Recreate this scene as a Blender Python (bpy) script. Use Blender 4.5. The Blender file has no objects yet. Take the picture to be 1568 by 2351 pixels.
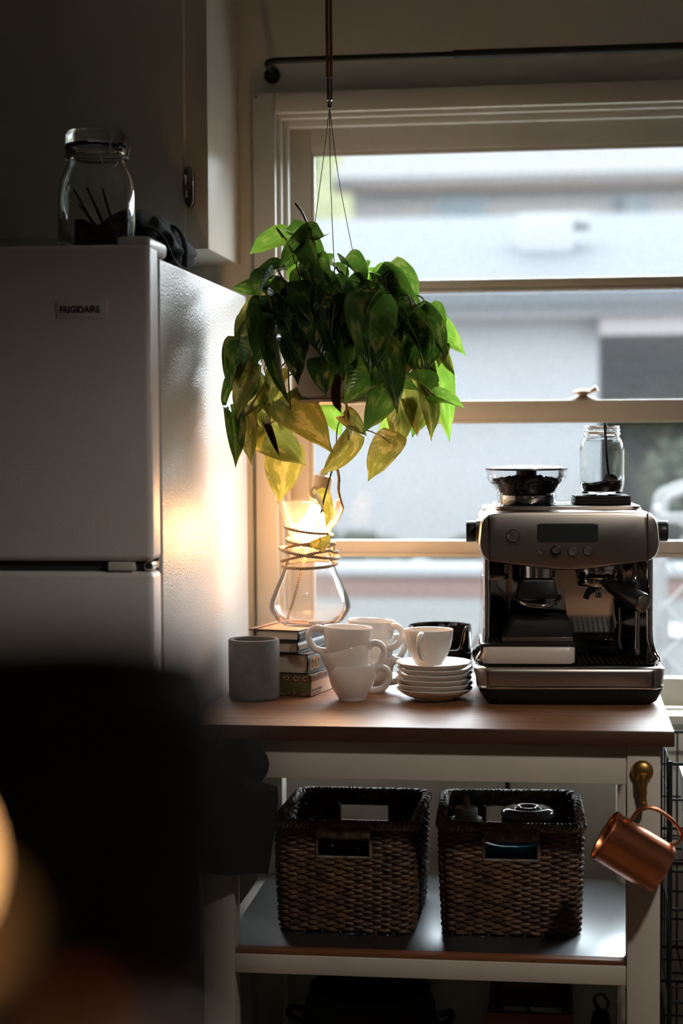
import bpy, bmesh, math, random
from math import pi, sin, cos, tan, radians, sqrt, atan2
from mathutils import Vector, Matrix, Quaternion

sc = bpy.context.scene
COL = sc.collection
random.seed(7)

# ------------------------------------------------------------------ camera
cam_d = bpy.data.cameras.new('camera')
cam = bpy.data.objects.new('camera', cam_d)
COL.objects.link(cam)
cam_d.sensor_fit = 'VERTICAL'
cam_d.sensor_height = 36.0
cam_d.sensor_width = 24.0
cam_d.lens = 3950.0 / 2351.0 * 36.0
cam_d.clip_start = 0.02
cam_d.clip_end = 200
cam.matrix_world = (Matrix.Translation((0, -3.60, 1.39)) @ Matrix.Rotation(radians(7.3), 4, 'Z')
                    @ Matrix.Rotation(pi / 2 - radians(2.54), 4, 'X') @ Matrix.Rotation(-0.006, 4, 'Z'))
cam_d.dof.use_dof = True
cam_d.dof.focus_distance = 3.08
cam_d.dof.aperture_fstop = 2.2
sc.camera = cam

# ------------------------------------------------------------------ world, exposure
w = bpy.data.worlds.new('overcast_sky')
sc.world = w
w.use_nodes = True
bg = w.node_tree.nodes['Background']
bg.inputs['Color'].default_value = (0.90, 0.955, 1.0, 1)
bg.inputs['Strength'].default_value = 16.5
sc.view_settings.view_transform = 'Standard'
sc.view_settings.look = 'None'
sc.view_settings.gamma = 1.0
sc.view_settings.use_curve_mapping = False
sc.view_settings.exposure = 0.15
sc.cycles.use_denoising = True
sc.cycles.max_bounces = 8
sc.cycles.diffuse_bounces = 4
sc.cycles.glossy_bounces = 4
sc.cycles.use_adaptive_sampling = True
sc.cycles.adaptive_threshold = 0.06
sc.cycles.transmission_bounces = 8
sc.cycles.transparent_max_bounces = 20
sc.cycles.caustics_reflective = False
sc.cycles.caustics_refractive = False
sc.cycles.sample_clamp_indirect = 6.0

# ------------------------------------------------------------------ materials
def nmat(name):
    m = bpy.data.materials.new(name)
    m.use_nodes = True
    nt = m.node_tree
    p = nt.nodes['Principled BSDF']
    return m, nt, p

def mat(name, col, rough=0.5, metal=0.0, var=0.0, vscale=8.0, bump=0.0, bscale=60.0, stretch=(1, 1, 1),
        coat=0.0, spec=0.5, emit=None, estr=0.0, col2=None, aniso=0.0, rvar=0.0):
    m, nt, p = nmat(name)
    p.inputs['Base Color'].default_value = (*col, 1)
    p.inputs['Roughness'].default_value = rough
    p.inputs['Metallic'].default_value = metal
    p.inputs['Specular IOR Level'].default_value = spec
    p.inputs['Coat Weight'].default_value = coat
    p.inputs['Coat Roughness'].default_value = 0.08
    if aniso:
        p.inputs['Anisotropic'].default_value = aniso
    if emit:
        p.inputs['Emission Color'].default_value = (*emit, 1)
        p.inputs['Emission Strength'].default_value = estr
    if var or bump or col2 or rvar:
        tc = nt.nodes.new('ShaderNodeTexCoord')
        mp = nt.nodes.new('ShaderNodeMapping')
        mp.inputs['Scale'].default_value = stretch
        nt.links.new(tc.outputs['Object'], mp.inputs['Vector'])
    if var or col2 or rvar:
        nz = nt.nodes.new('ShaderNodeTexNoise')
        nz.inputs['Scale'].default_value = vscale
        nz.inputs['Detail'].default_value = 5
        nt.links.new(mp.outputs['Vector'], nz.inputs['Vector'])
    if var or col2:
        rp = nt.nodes.new('ShaderNodeValToRGB')
        a = tuple(c * (1 - var) for c in col)
        b = col2 if col2 else tuple(min(1, c * (1 + var)) for c in col)
        rp.color_ramp.elements[0].position = 0.35
        rp.color_ramp.elements[1].position = 0.65
        rp.color_ramp.elements[0].color = (*a, 1)
        rp.color_ramp.elements[1].color = (*b, 1)
        nt.links.new(nz.outputs['Fac'], rp.inputs['Fac'])
        nt.links.new(rp.outputs['Color'], p.inputs['Base Color'])
    if rvar:
        mr = nt.nodes.new('ShaderNodeMapRange')
        mr.inputs['To Min'].default_value = max(0.02, rough - rvar)
        mr.inputs['To Max'].default_value = rough + rvar
        nt.links.new(nz.outputs['Fac'], mr.inputs['Value'])
        nt.links.new(mr.outputs['Result'], p.inputs['Roughness'])
    if bump:
        n2 = nt.nodes.new('ShaderNodeTexNoise')
        n2.inputs['Scale'].default_value = bscale
        n2.inputs['Detail'].default_value = 3
        nt.links.new(mp.outputs['Vector'], n2.inputs['Vector'])
        bp = nt.nodes.new('ShaderNodeBump')
        bp.inputs['Strength'].default_value = bump
        bp.inputs['Distance'].default_value = 0.002
        nt.links.new(n2.outputs['Fac'], bp.inputs['Height'])
        nt.links.new(bp.outputs['Normal'], p.inputs['Normal'])
    return m

def glassmat(name, tint=(0.97, 0.98, 0.98), ior=1.45, rough=0.0, haze=0.0, hcol=(0.9, 0.93, 0.95)):
    m = bpy.data.materials.new(name)
    m.use_nodes = True
    nt = m.node_tree
    nt.nodes.clear()
    out = nt.nodes.new('ShaderNodeOutputMaterial')
    tr = nt.nodes.new('ShaderNodeBsdfTransparent')
    tr.inputs['Color'].default_value = (*tint, 1)
    gl = nt.nodes.new('ShaderNodeBsdfGlossy')
    gl.inputs['Roughness'].default_value = rough
    fr = nt.nodes.new('ShaderNodeFresnel')
    fr.inputs['IOR'].default_value = ior
    mx = nt.nodes.new('ShaderNodeMixShader')
    nt.links.new(fr.outputs['Fac'], mx.inputs['Fac'])
    nt.links.new(tr.outputs['BSDF'], mx.inputs[1])
    nt.links.new(gl.outputs['BSDF'], mx.inputs[2])
    last = mx
    if haze:
        df = nt.nodes.new('ShaderNodeBsdfTranslucent')
        df.inputs['Color'].default_value = (*hcol, 1)
        d2 = nt.nodes.new('ShaderNodeBsdfDiffuse')
        d2.inputs['Color'].default_value = (*hcol, 1)
        ad = nt.nodes.new('ShaderNodeMixShader')
        ad.inputs['Fac'].default_value = 0.5
        nt.links.new(df.outputs['BSDF'], ad.inputs[1])
        nt.links.new(d2.outputs['BSDF'], ad.inputs[2])
        m2 = nt.nodes.new('ShaderNodeMixShader')
        m2.inputs['Fac'].default_value = haze
        nt.links.new(mx.outputs['Shader'], m2.inputs[1])
        nt.links.new(ad.outputs['Shader'], m2.inputs[2])
        last = m2
    nt.links.new(last.outputs['Shader'], out.inputs['Surface'])
    return m

def emat(name, col, strength):
    m = bpy.data.materials.new(name)
    m.use_nodes = True
    nt = m.node_tree
    nt.nodes.clear()
    out = nt.nodes.new('ShaderNodeOutputMaterial')
    e = nt.nodes.new('ShaderNodeEmission')
    e.inputs['Color'].default_value = (*col, 1)
    e.inputs['Strength'].default_value = strength
    nt.links.new(e.outputs['Emission'], out.inputs['Surface'])
    return m

def leafmat(name, c1, c2, c3, trans, tfac=0.4, streak=0.5):
    """dark blade colour, lighter blade colour, cream streak colour, colour of light let through"""
    m, nt, p = nmat(name)
    out = nt.nodes['Material Output']
    L = nt.links.new
    uv = nt.nodes.new('ShaderNodeUVMap')
    oi = nt.nodes.new('ShaderNodeObjectInfo')
    ml = nt.nodes.new('ShaderNodeMath'); ml.operation = 'MULTIPLY'; ml.inputs[1].default_value = 37.0
    L(oi.outputs['Random'], ml.inputs[0])
    cb = nt.nodes.new('ShaderNodeCombineXYZ')
    L(ml.outputs[0], cb.inputs[0]); L(ml.outputs[0], cb.inputs[1]); L(ml.outputs[0], cb.inputs[2])
    va = nt.nodes.new('ShaderNodeVectorMath'); va.operation = 'ADD'
    L(uv.outputs['UV'], va.inputs[0]); L(cb.outputs[0], va.inputs[1])
    mp = nt.nodes.new('ShaderNodeMapping'); mp.inputs['Scale'].default_value = (3.6, 2.4, 1)
    L(va.outputs[0], mp.inputs['Vector'])
    n1 = nt.nodes.new('ShaderNodeTexNoise'); n1.inputs['Scale'].default_value = 1.3; n1.inputs['Detail'].default_value = 6
    L(mp.outputs['Vector'], n1.inputs['Vector'])
    r1 = nt.nodes.new('ShaderNodeValToRGB')
    r1.color_ramp.elements[0].position = 0.35; r1.color_ramp.elements[0].color = (*c1, 1)
    r1.color_ramp.elements[1].position = 0.53; r1.color_ramp.elements[1].color = (*c2, 1)
    e = r1.color_ramp.elements.new(0.58 + 0.14 * (1 - streak)); e.color = (*c3, 1)
    L(n1.outputs['Fac'], r1.inputs['Fac'])
    # midrib and side veins from the blade's own coordinates
    sx = nt.nodes.new('ShaderNodeSeparateXYZ'); L(uv.outputs['UV'], sx.inputs[0])
    a1 = nt.nodes.new('ShaderNodeMath'); a1.operation = 'SUBTRACT'; a1.inputs[1].default_value = 0.5
    L(sx.outputs[0], a1.inputs[0])
    a2 = nt.nodes.new('ShaderNodeMath'); a2.operation = 'ABSOLUTE'; L(a1.outputs[0], a2.inputs[0])
    a3 = nt.nodes.new('ShaderNodeMath'); a3.operation = 'LESS_THAN'; a3.inputs[1].default_value = 0.012
    L(a2.outputs[0], a3.inputs[0])
    mxc = nt.nodes.new('ShaderNodeMixRGB'); mxc.inputs['Color2'].default_value = (*[min(1, c * 1.6 + .04) for c in c2], 1)
    L(a3.outputs[0], mxc.inputs['Fac']); L(r1.outputs['Color'], mxc.inputs['Color1'])
    L(mxc.outputs['Color'], p.inputs['Base Color'])
    p.inputs['Roughness'].default_value = 0.22
    p.inputs['Specular IOR Level'].default_value = 0.55
    # ribbed relief
    vn = nt.nodes.new('ShaderNodeMath'); vn.operation = 'MULTIPLY_ADD'
    vn.inputs[1].default_value = -0.9
    L(a2.outputs[0], vn.inputs[0]); L(sx.outputs[1], vn.inputs[2])
    vs = nt.nodes.new('ShaderNodeMath'); vs.operation = 'MULTIPLY'; vs.inputs[1].default_value = 60
    L(vn.outputs[0], vs.inputs[0])
    vsin = nt.nodes.new('ShaderNodeMath'); vsin.operation = 'SINE'; L(vs.outputs[0], vsin.inputs[0])
    bp = nt.nodes.new('ShaderNodeBump'); bp.inputs['Strength'].default_value = 0.25; bp.inputs['Distance'].default_value = 0.001
    L(vsin.outputs[0], bp.inputs['Height']); L(bp.outputs['Normal'], p.inputs['Normal'])
    tl = nt.nodes.new('ShaderNodeBsdfTranslucent')
    mt = nt.nodes.new('ShaderNodeMixRGB'); mt.inputs['Fac'].default_value = 0.55
    mt.inputs['Color2'].default_value = (*trans, 1)
    L(r1.outputs['Color'], mt.inputs['Color1']); L(mt.outputs['Color'], tl.inputs['Color'])
    ms = nt.nodes.new('ShaderNodeMixShader'); ms.inputs['Fac'].default_value = tfac
    L(p.outputs['BSDF'], ms.inputs[1]); L(tl.outputs['BSDF'], ms.inputs[2])
    L(ms.outputs['Shader'], out.inputs['Surface'])
    return m

def braidmat(name, c1, c2, n1=900.0):
    m, nt, p = nmat(name)
    L = nt.links.new
    uv = nt.nodes.new('ShaderNodeUVMap')
    mp = nt.nodes.new('ShaderNodeMapping'); mp.inputs['Scale'].default_value = (n1, 4.0, 1)
    L(uv.outputs['UV'], mp.inputs['Vector'])
    ck = nt.nodes.new('ShaderNodeTexChecker'); ck.inputs['Scale'].default_value = 1.0
    ck.inputs['Color1'].default_value = (*c1, 1); ck.inputs['Color2'].default_value = (*c2, 1)
    L(mp.outputs['Vector'], ck.inputs['Vector'])
    L(ck.outputs['Color'], p.inputs['Base Color'])
    p.inputs['Roughness'].default_value = 0.85
    return m

def woodmat(name, c1, c2, rough=0.4, axis=(0.6, 9, 9), scale=4.0):
    return mat(name, c1, rough=rough, col2=c2, vscale=scale, stretch=axis, bump=0.06, bscale=30, var=0.12)

M = {}
M['wall'] = mat('wall_paint', (0.58, 0.575, 0.51), 0.7, var=0.04, vscale=3, bump=0.15, bscale=220)
M['trim'] = mat('trim_paint', (0.63, 0.62, 0.56), 0.42, var=0.04, vscale=5, bump=0.1, bscale=90)
M['sash'] = mat('sash_paint', (0.60, 0.585, 0.52), 0.45, var=0.05, vscale=6, bump=0.15, bscale=120)
M['floor'] = woodmat('floor_wood', (0.16, 0.09, 0.05), (0.24, 0.14, 0.08), 0.4, (0.8, 7, 1))
M['ceiling'] = mat('ceiling_paint', (0.66, 0.64, 0.58), 0.8, var=0.03, vscale=3)
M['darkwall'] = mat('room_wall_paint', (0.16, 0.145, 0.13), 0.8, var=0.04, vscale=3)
M['cab'] = mat('cabinet_paint', (0.60, 0.57, 0.50), 0.32, var=0.03, vscale=4, bump=0.12, bscale=70)
M['chrome'] = mat('chrome', (0.8, 0.8, 0.8), 0.06, 1.0)
M['oldchrome'] = mat('worn_chrome', (0.45, 0.43, 0.40), 0.25, 1.0, rvar=0.1, vscale=80)
M['black'] = mat('black_metal', (0.006, 0.007, 0.008), 0.65, var=0.3, vscale=30)
M['blackgloss'] = mat('black_gloss', (0.006, 0.007, 0.007), 0.12, var=0.2, vscale=20)
M['blackplastic'] = mat('black_plastic', (0.012, 0.012, 0.012), 0.38, var=0.2, vscale=40)
M['rubber'] = mat('black_rubber', (0.010, 0.010, 0.010), 0.7, var=0.2, vscale=40)
M['fridge'] = mat('fridge_enamel', (0.58, 0.56, 0.53), 0.33, var=0.02, vscale=5, bump=0.6, bscale=240)
M['fridgedoor'] = mat('fridge_door_enamel', (0.74, 0.70, 0.69), 0.42, var=0.02, vscale=5, bump=0.25, bscale=300)
M['fridgegap'] = mat('door_gasket', (0.04, 0.04, 0.04), 0.6, var=0.1)
M['whiteplastic'] = mat('white_plastic', (0.70, 0.69, 0.67), 0.35, var=0.03, vscale=20)
M['badge'] = mat('badge_plate', (0.76, 0.72, 0.71), 0.42, var=0.02, vscale=20)
M['ink'] = mat('black_ink', (0.012, 0.012, 0.012), 0.5, var=0.1)
M['inkgrey'] = mat('grey_ink', (0.03, 0.028, 0.026), 0.5, var=0.1)
M['glass'] = glassmat('clear_glass')
M['jarglass'] = mat('jar_glass', (0.96, 0.985, 0.98), 0.0)
M['jarglass'].node_tree.nodes['Principled BSDF'].inputs['Transmission Weight'].default_value = 1.0
M['jarglass'].node_tree.nodes['Principled BSDF'].inputs['IOR'].default_value = 1.45
M['pane'] = glassmat('window_pane', (0.97, 0.985, 0.99), 1.06, haze=0.02)
M['chemexglass'] = glassmat('borosilicate_glass', (0.988, 0.99, 0.99), 1.12, haze=0.03, hcol=(0.95, 0.93, 0.9))
M['plexi'] = mat('hopper_plastic', (0.95, 0.96, 0.97), 0.0)
M['plexi'].node_tree.nodes['Principled BSDF'].inputs['Transmission Weight'].default_value = 1.0
M['plexi'].node_tree.nodes['Principled BSDF'].inputs['IOR'].default_value = 1.3
M['tabletop'] = woodmat('oak_worktop', (0.170, 0.074, 0.031), (0.230, 0.108, 0.048), 0.44, (1.2, 14, 14), 3.0)
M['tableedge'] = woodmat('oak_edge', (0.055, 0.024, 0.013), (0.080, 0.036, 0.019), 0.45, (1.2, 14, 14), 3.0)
M['tablepaint'] = mat('cart_white_paint', (0.66, 0.60, 0.52), 0.45, var=0.03, vscale=9, bump=0.06, bscale=90)
M['shelfsteel'] = mat('shelf_steel', (0.40, 0.43, 0.45), 0.34, 1.0, rvar=0.06, vscale=12)
M['shelfedge'] = woodmat('shelf_edge_wood', (0.16, 0.06, 0.03), (0.24, 0.09, 0.04), 0.5)
M['ceramic'] = mat('cream_ceramic', (0.86, 0.81, 0.76), 0.14, var=0.02, vscale=6, coat=0.3)
M['concrete'] = mat('grey_concrete', (0.125, 0.12, 0.11), 0.85, var=0.12, vscale=40, bump=0.25, bscale=260)
M['steel'] = mat('brushed_steel', (0.45, 0.41, 0.38), 0.33, 1.0, rvar=0.05, vscale=60, stretch=(1, 30, 30), aniso=0.4)
M['steelmirror'] = mat('polished_steel', (0.70, 0.69, 0.67), 0.10, 1.0, rvar=0.04, vscale=14)
M['steelbutton'] = mat('button_steel', (0.50, 0.48, 0.46), 0.28, 1.0, rvar=0.06, vscale=50)
M['display'] = mat('lcd_screen', (0.030, 0.036, 0.034), 0.15, var=0.1)
M['beans'] = mat('coffee_beans', (0.030, 0.016, 0.010), 0.35, var=0.5, vscale=60)
M['grounds'] = mat('coffee_grounds', (0.055, 0.022, 0.012), 0.95, var=0.5, vscale=300, bump=0.9, bscale=400)
M['socket'] = mat('socket_wood', (0.70, 0.52, 0.36), 0.5, var=0.05, vscale=20)
M['bulb'] = emat('lamp_bulb', (1.0, 0.48, 0.18), 130.0)
M['cord'] = braidmat('braided_cord', (0.55, 0.40, 0.25), (0.035, 0.028, 0.022), 420.0)
M['leather'] = mat('leather_strap', (0.20, 0.06, 0.025), 0.6, var=0.2, vscale=60)
M['wire'] = mat('steel_wire', (0.35, 0.38, 0.36), 0.3, 1.0, rvar=0.05, vscale=30)
M['potceramic'] = mat('planter_ceramic', (0.74, 0.62, 0.52), 0.5, var=0.03, vscale=8)
M['soil'] = mat('potting_soil', (0.03, 0.02, 0.012), 0.95, var=0.4, vscale=90, bump=0.6, bscale=120)
M['wicker'] = mat('wicker', (0.085, 0.045, 0.023), 0.6, col2=(0.17, 0.088, 0.042), vscale=45, var=0.45)
M['wickerrim'] = mat('wicker_rim', (0.13, 0.085, 0.055), 0.42, col2=(0.26, 0.19, 0.13), vscale=70, var=0.4)
M['copper'] = mat('copper', (0.66, 0.25, 0.12), 0.30, 1.0, rvar=0.06, vscale=50, bump=0.12, bscale=160)
M['brass'] = mat('brass', (0.42, 0.25, 0.08), 0.38, 1.0, rvar=0.08, vscale=60)
M['blue'] = mat('blue_plastic', (0.03, 0.50, 0.72), 0.30, var=0.05, vscale=9)
M['paper'] = mat('page_block', (0.58, 0.50, 0.40), 0.85, var=0.10, vscale=9, stretch=(1, 1, 90))
M['coverblack'] = mat('black_cover', (0.012, 0.012, 0.014), 0.42, var=0.2, vscale=20)
M['covertan'] = mat('tan_cover', (0.42, 0.23, 0.13), 0.5, var=0.08, vscale=12)
M['goldink'] = mat('gold_ink', (0.62, 0.32, 0.08), 0.45, var=0.05)
M['labelcream'] = mat('cream_label', (0.60, 0.40, 0.26), 0.6, var=0.04)
M['boxgreen'] = mat('olive_board', (0.10, 0.095, 0.03), 0.6, var=0.1)
M['cloth'] = mat('black_cloth', (0.012, 0.014, 0.015), 0.85, var=0.3, vscale=30, bump=0.4, bscale=500)
M['clothdark'] = mat('charcoal_cloth', (0.004, 0.005, 0.0048), 0.9, var=0.2, vscale=30, bump=0.4, bscale=500)
M['bristle'] = mat('pale_wood', (0.45, 0.36, 0.25), 0.6, var=0.1, vscale=20)
M['packet'] = mat('paper_packet', (0.35, 0.30, 0.25), 0.7, var=0.06, vscale=10)
M['magwhite'] = mat('magazine_paper', (0.45, 0.52, 0.56), 0.35, var=0.1, vscale=10)
M['magblack'] = mat('magazine_black', (0.02, 0.022, 0.026), 0.4, var=0.2, vscale=10)
M['squeeze'] = mat('bottle_plastic', (0.80, 0.80, 0.80), 0.4, var=0.04)
M['tip'] = mat('amber_tip', (0.55, 0.28, 0.10), 0.4, var=0.05)
# leaves
M['leafdark'] = leafmat('leaf_deep_green', (0.010, 0.034, 0.010), (0.020, 0.075, 0.014), (0.30, 0.30, 0.08), (0.12, 0.22, 0.02), 0.26, 0.55)
M['leafmid'] = leafmat('leaf_green', (0.022, 0.090, 0.014), (0.055, 0.17, 0.022), (0.40, 0.40, 0.12), (0.22, 0.40, 0.04), 0.36, 0.60)
M['leafyellow'] = leafmat('leaf_variegated', (0.05, 0.085, 0.012), (0.13, 0.15, 0.022), (0.50, 0.40, 0.14), (0.42, 0.38, 0.06), 0.40, 0.85)
M['leafbright'] = leafmat('leaf_lime', (0.07, 0.20, 0.02), (0.13, 0.32, 0.04), (0.40, 0.48, 0.12), (0.34, 0.60, 0.06), 0.5, 0.4)
M['leafbrown'] = mat('dry_leaf', (0.16, 0.07, 0.03), 0.6, var=0.3, vscale=40)
M['stem'] = mat('vine_stem', (0.12, 0.15, 0.035), 0.5, var=0.25, vscale=40)
M['stemtan'] = mat('petiole_tan', (0.34, 0.26, 0.10), 0.5, var=0.2, vscale=40)
# outside
M['xwhite'] = mat('stucco_white', (0.085, 0.088, 0.092), 0.8, var=0.02, vscale=2, spec=0.05)
M['xgrey'] = mat('grey_siding', (0.036, 0.038, 0.040), 0.8, var=0.05, vscale=2, spec=0.05)
M['xroof'] = mat('slate_roof', (0.0256, 0.0288, 0.0320), 0.8, var=0.04, vscale=6, spec=0.05)
M['xroof2'] = mat('pale_roof', (0.040, 0.040, 0.040), 0.8, var=0.05, vscale=4, spec=0.05)
M['xcream'] = mat('cream_siding', (0.085, 0.081, 0.077), 0.8, var=0.03, vscale=2, spec=0.05)
M['xtan'] = mat('tan_eave', (0.066, 0.047, 0.036), 0.8, var=0.04, spec=0.05)
M['xpink'] = mat('pink_fascia', (0.075, 0.068, 0.068), 0.8, var=0.03, spec=0.05)
M['xglass'] = mat('house_window', (0.040, 0.053, 0.059), 0.2, var=0.05, spec=0.05)
M['xglassdark'] = mat('house_window_dark', (0.017, 0.024, 0.028), 0.2, var=0.05, spec=0.05)
M['xground'] = mat('pale_concrete', (0.075, 0.077, 0.075), 0.9, var=0.06, vscale=1.5, spec=0.05)
M['xterra'] = mat('terracotta', (0.063, 0.038, 0.032), 0.85, var=0.06, vscale=5, spec=0.05)
M['xbush'] = mat('bush_leaves', (0.021, 0.032, 0.013), 0.8, col2=(0.055, 0.059, 0.019), vscale=2.5, var=0.3, spec=0.05)
M['xbushdark'] = mat('bush_dark', (0.009, 0.014, 0.009), 0.8, col2=(0.028, 0.035, 0.023), vscale=3, var=0.3, spec=0.05)
M['xtree'] = mat('tree_leaves', (0.040, 0.049, 0.021), 0.8, col2=(0.066, 0.066, 0.038), vscale=1.5, var=0.2, spec=0.05)
M['xwhitemetal'] = mat('white_metal', (0.085, 0.087, 0.087), 0.5, var=0.02, spec=0.05)
M['xtrunk'] = mat('bark', (0.017, 0.012, 0.007), 0.9, var=0.2, spec=0.05)

# ------------------------------------------------------------------ mesh building
class MB:
    def __init__(s):
        s.v, s.f, s.uv, s.mi = [], [], [], []
        s.cur = 0
    def add(s, vs, fs, uvs=None):
        o = len(s.v)
        s.v += [tuple(p) for p in vs]
        s.uv += (uvs if uvs else [(0.0, 0.0)] * len(vs))
        for f in fs:
            s.f.append(tuple(i + o for i in f))
            s.mi.append(s.cur)
        return s
    def box(s, x0, x1, y0, y1, z0, z1, bev=0.0, seg=2, T=None):
        bm = bmesh.new()
        bmesh.ops.create_cube(bm, size=1.0)
        for v in bm.verts:
            v.co = Vector(((x0 + x1) / 2 + v.co.x * (x1 - x0), (y0 + y1) / 2 + v.co.y * (y1 - y0), (z0 + z1) / 2 + v.co.z * (z1 - z0)))
        if bev:
            bmesh.ops.bevel(bm, geom=bm.edges[:], offset=bev, segments=seg, profile=0.5, affect='EDGES')
        bm.verts.index_update()
        vs = [(T @ v.co if T else v.co.copy()) for v in bm.verts]
        fs = [[v.index for v in f.verts] for f in bm.faces]
        bm.free()
        return s.add(vs, fs)
    def tube(s, path, r, n=8, closed=False, flat=1.0, cap=True, T=None):
        path = [Vector(p) for p in path]
        N = len(path)
        rs = r if isinstance(r, (list, tuple)) else [r] * N
        vs, fs, uvs = [], [], []
        up = None
        dist = 0.0
        for i, p in enumerate(path):
            if closed:
                t = path[(i + 1) % N] - path[i - 1]
            else:
                t = path[min(i + 1, N - 1)] - path[max(i - 1, 0)]
            t.normalize() if t.length > 1e-9 else None
            if up is None:
                a = Vector((0, 0, 1)) if abs(t.z) < 0.9 else Vector((1, 0, 0))
                up = t.cross(a).normalized()
            else:
                up = (up - t * up.dot(t))
                up = up.normalized() if up.length > 1e-6 else t.orthogonal().normalized()
            bn = t.cross(up)
            if i:
                dist += (p - path[i - 1]).length
            for k in range(n):
                a = 2 * pi * k / n
                q = p + up * (cos(a) * rs[i]) + bn * (sin(a) * rs[i] * flat)
                vs.append(T @ q if T else q)
                uvs.append((dist, k / n))
        M_ = N if closed else N - 1
        for i in range(M_):
            for k in range(n):
                a, b = i * n + k, i * n + (k + 1) % n
                c, d = ((i + 1) % N) * n + (k + 1) % n, ((i + 1) % N) * n + k
                fs.append((a, b, c, d))
        if not closed and cap:
            fs.append(tuple(range(n - 1, -1, -1)))
            fs.append(tuple((N - 1) * n + k for k in range(n)))
        return s.add(vs, fs, uvs)
    def lathe(s, prof, n=40, T=None, closed=False, fn=None):
        """prof: list of (r, z); poles collapse at r = 0"""
        vs, fs = [], []
        ring = []
        for (r, z) in prof:
            if r < 1e-7:
                ring.append([len(vs)])
                vs.append(Vector((0, 0, z)))
            else:
                ring.append(list(range(len(vs), len(vs) + n)))
                for k in range(n):
                    a = 2 * pi * k / n
                    vs.append(Vector((r * cos(a), r * sin(a), z)))
        seq = list(range(len(prof) - 1))
        pairs = [(i, i + 1) for i in seq] + ([(len(prof) - 1, 0)] if closed else [])
        for i, j in pairs:
            A, B_ = ring[i], ring[j]
            for k in range(n):
                k2 = (k + 1) % n
                if len(A) == 1 and len(B_) == 1:
                    continue
                if len(A) == 1:
                    fs.append((A[0], B_[k2], B_[k]))
                elif len(B_) == 1:
                    fs.append((A[k], A[k2], B_[0]))
                else:
                    fs.append((A[k], A[k2], B_[k2], B_[k]))
        if fn:
            vs = [fn(v) for v in vs]
        if T:
            vs = [T @ v for v in vs]
        return s.add(vs, fs)
    def prism(s, outline, y0, y1, bev=0.0, T=None):
        """outline in (x, z), counter-clockwise seen from the front (-y); extruded along y"""
        n = len(outline)
        cx = sum(p[0] for p in outline) / n
        cz = sum(p[1] for p in outline) / n
        ax = max(abs(p[0] - cx) for p in outline)
        az = max(abs(p[1] - cz) for p in outline)
        def ins(d):
            return [(cx + (p[0] - cx) * (1 - d / ax), cz + (p[1] - cz) * (1 - d / az)) for p in outline]
        layers = []
        if bev:
            layers = [(y0, ins(bev)), (y0 + bev * .3, ins(bev * .3)), (y0 + bev, outline), (y1 - bev, outline), (y1 - bev * .3, ins(bev * .3)), (y1, ins(bev))]
        else:
            layers = [(y0, outline), (y1, outline)]
        vs, fs = [], []
        for y, o in layers:
            vs += [Vector((p[0], y, p[1])) for p in o]
        for l in range(len(layers) - 1):
            for k in range(n):
                a, b = l * n + k, l * n + (k + 1) % n
                fs.append((a, b, b + n, a + n)[::-1])
        fs.append(tuple(range(n)))
        fs.append(tuple((len(layers) - 1) * n + k for k in range(n))[::-1])
        if T:
            vs = [T @ v for v in vs]
        return s.add(vs, fs)
    def grid(s, fn, nu, nv, T=None):
        vs, fs, uvs = [], [], []
        for i in range(nu + 1):
            for j in range(nv + 1):
                p = Vector(fn(i / nu, j / nv))
                vs.append(T @ p if T else p)
                uvs.append((i / nu, j / nv))
        for i in range(nu):
            for j in range(nv):
                a = i * (nv + 1) + j
                fs.append((a, a + nv + 1, a + nv + 2, a + 1))
        return s.add(vs, fs, uvs)
    def mesh(s, name, mats, smooth=True, angle=40):
        me = bpy.data.meshes.new(name)
        me.from_pydata(s.v, [], s.f)
        bm = bmesh.new(); bm.from_mesh(me)
        bmesh.ops.recalc_face_normals(bm, faces=bm.faces[:])
        bm.to_mesh(me); bm.free()
        ul = me.uv_layers.new(name='UVMap')
        for lp in me.loops:
            ul.data[lp.index].uv = s.uv[lp.vertex_index]
        for m_ in (mats if isinstance(mats, (list, tuple)) else [mats]):
            me.materials.append(m_)
        for p, k in zip(me.polygons, s.mi):
            p.material_index = k
        if smooth:
            me.polygons.foreach_set('use_smooth', [True] * len(me.polygons))
            me.set_sharp_from_angle(angle=radians(angle))
        me.update()
        return me
    def obj(s, name, mats, parent=None, loc=(0, 0, 0), rot=(0, 0, 0), smooth=True, angle=40):
        me = s.mesh(name, mats, smooth, angle)
        o = bpy.data.objects.new(name, me)
        COL.objects.link(o)
        o.location = loc
        o.rotation_euler = rot
        if parent:
            o.parent = parent
        return o

def tag(o, label, cat, group=None):
    o['label'] = label
    o['category'] = cat
    if group:
        o['group'] = group
    return o

def thing(name, label, cat, loc=(0, 0, 0), rot=(0, 0, 0), group=None):
    o = bpy.data.objects.new(name, None)
    o.empty_display_size = 0.05
    COL.objects.link(o)
    o.location = loc
    o.rotation_euler = rot
    return tag(o, label, cat, group)

def struct(o):
    o['kind'] = 'structure'
    return o

def copy_tree(o, parent=None):
    c = o.copy()
    COL.objects.link(c)
    c.parent = parent
    for ch in list(o.children):
        copy_tree(ch, c)
    return c

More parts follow.
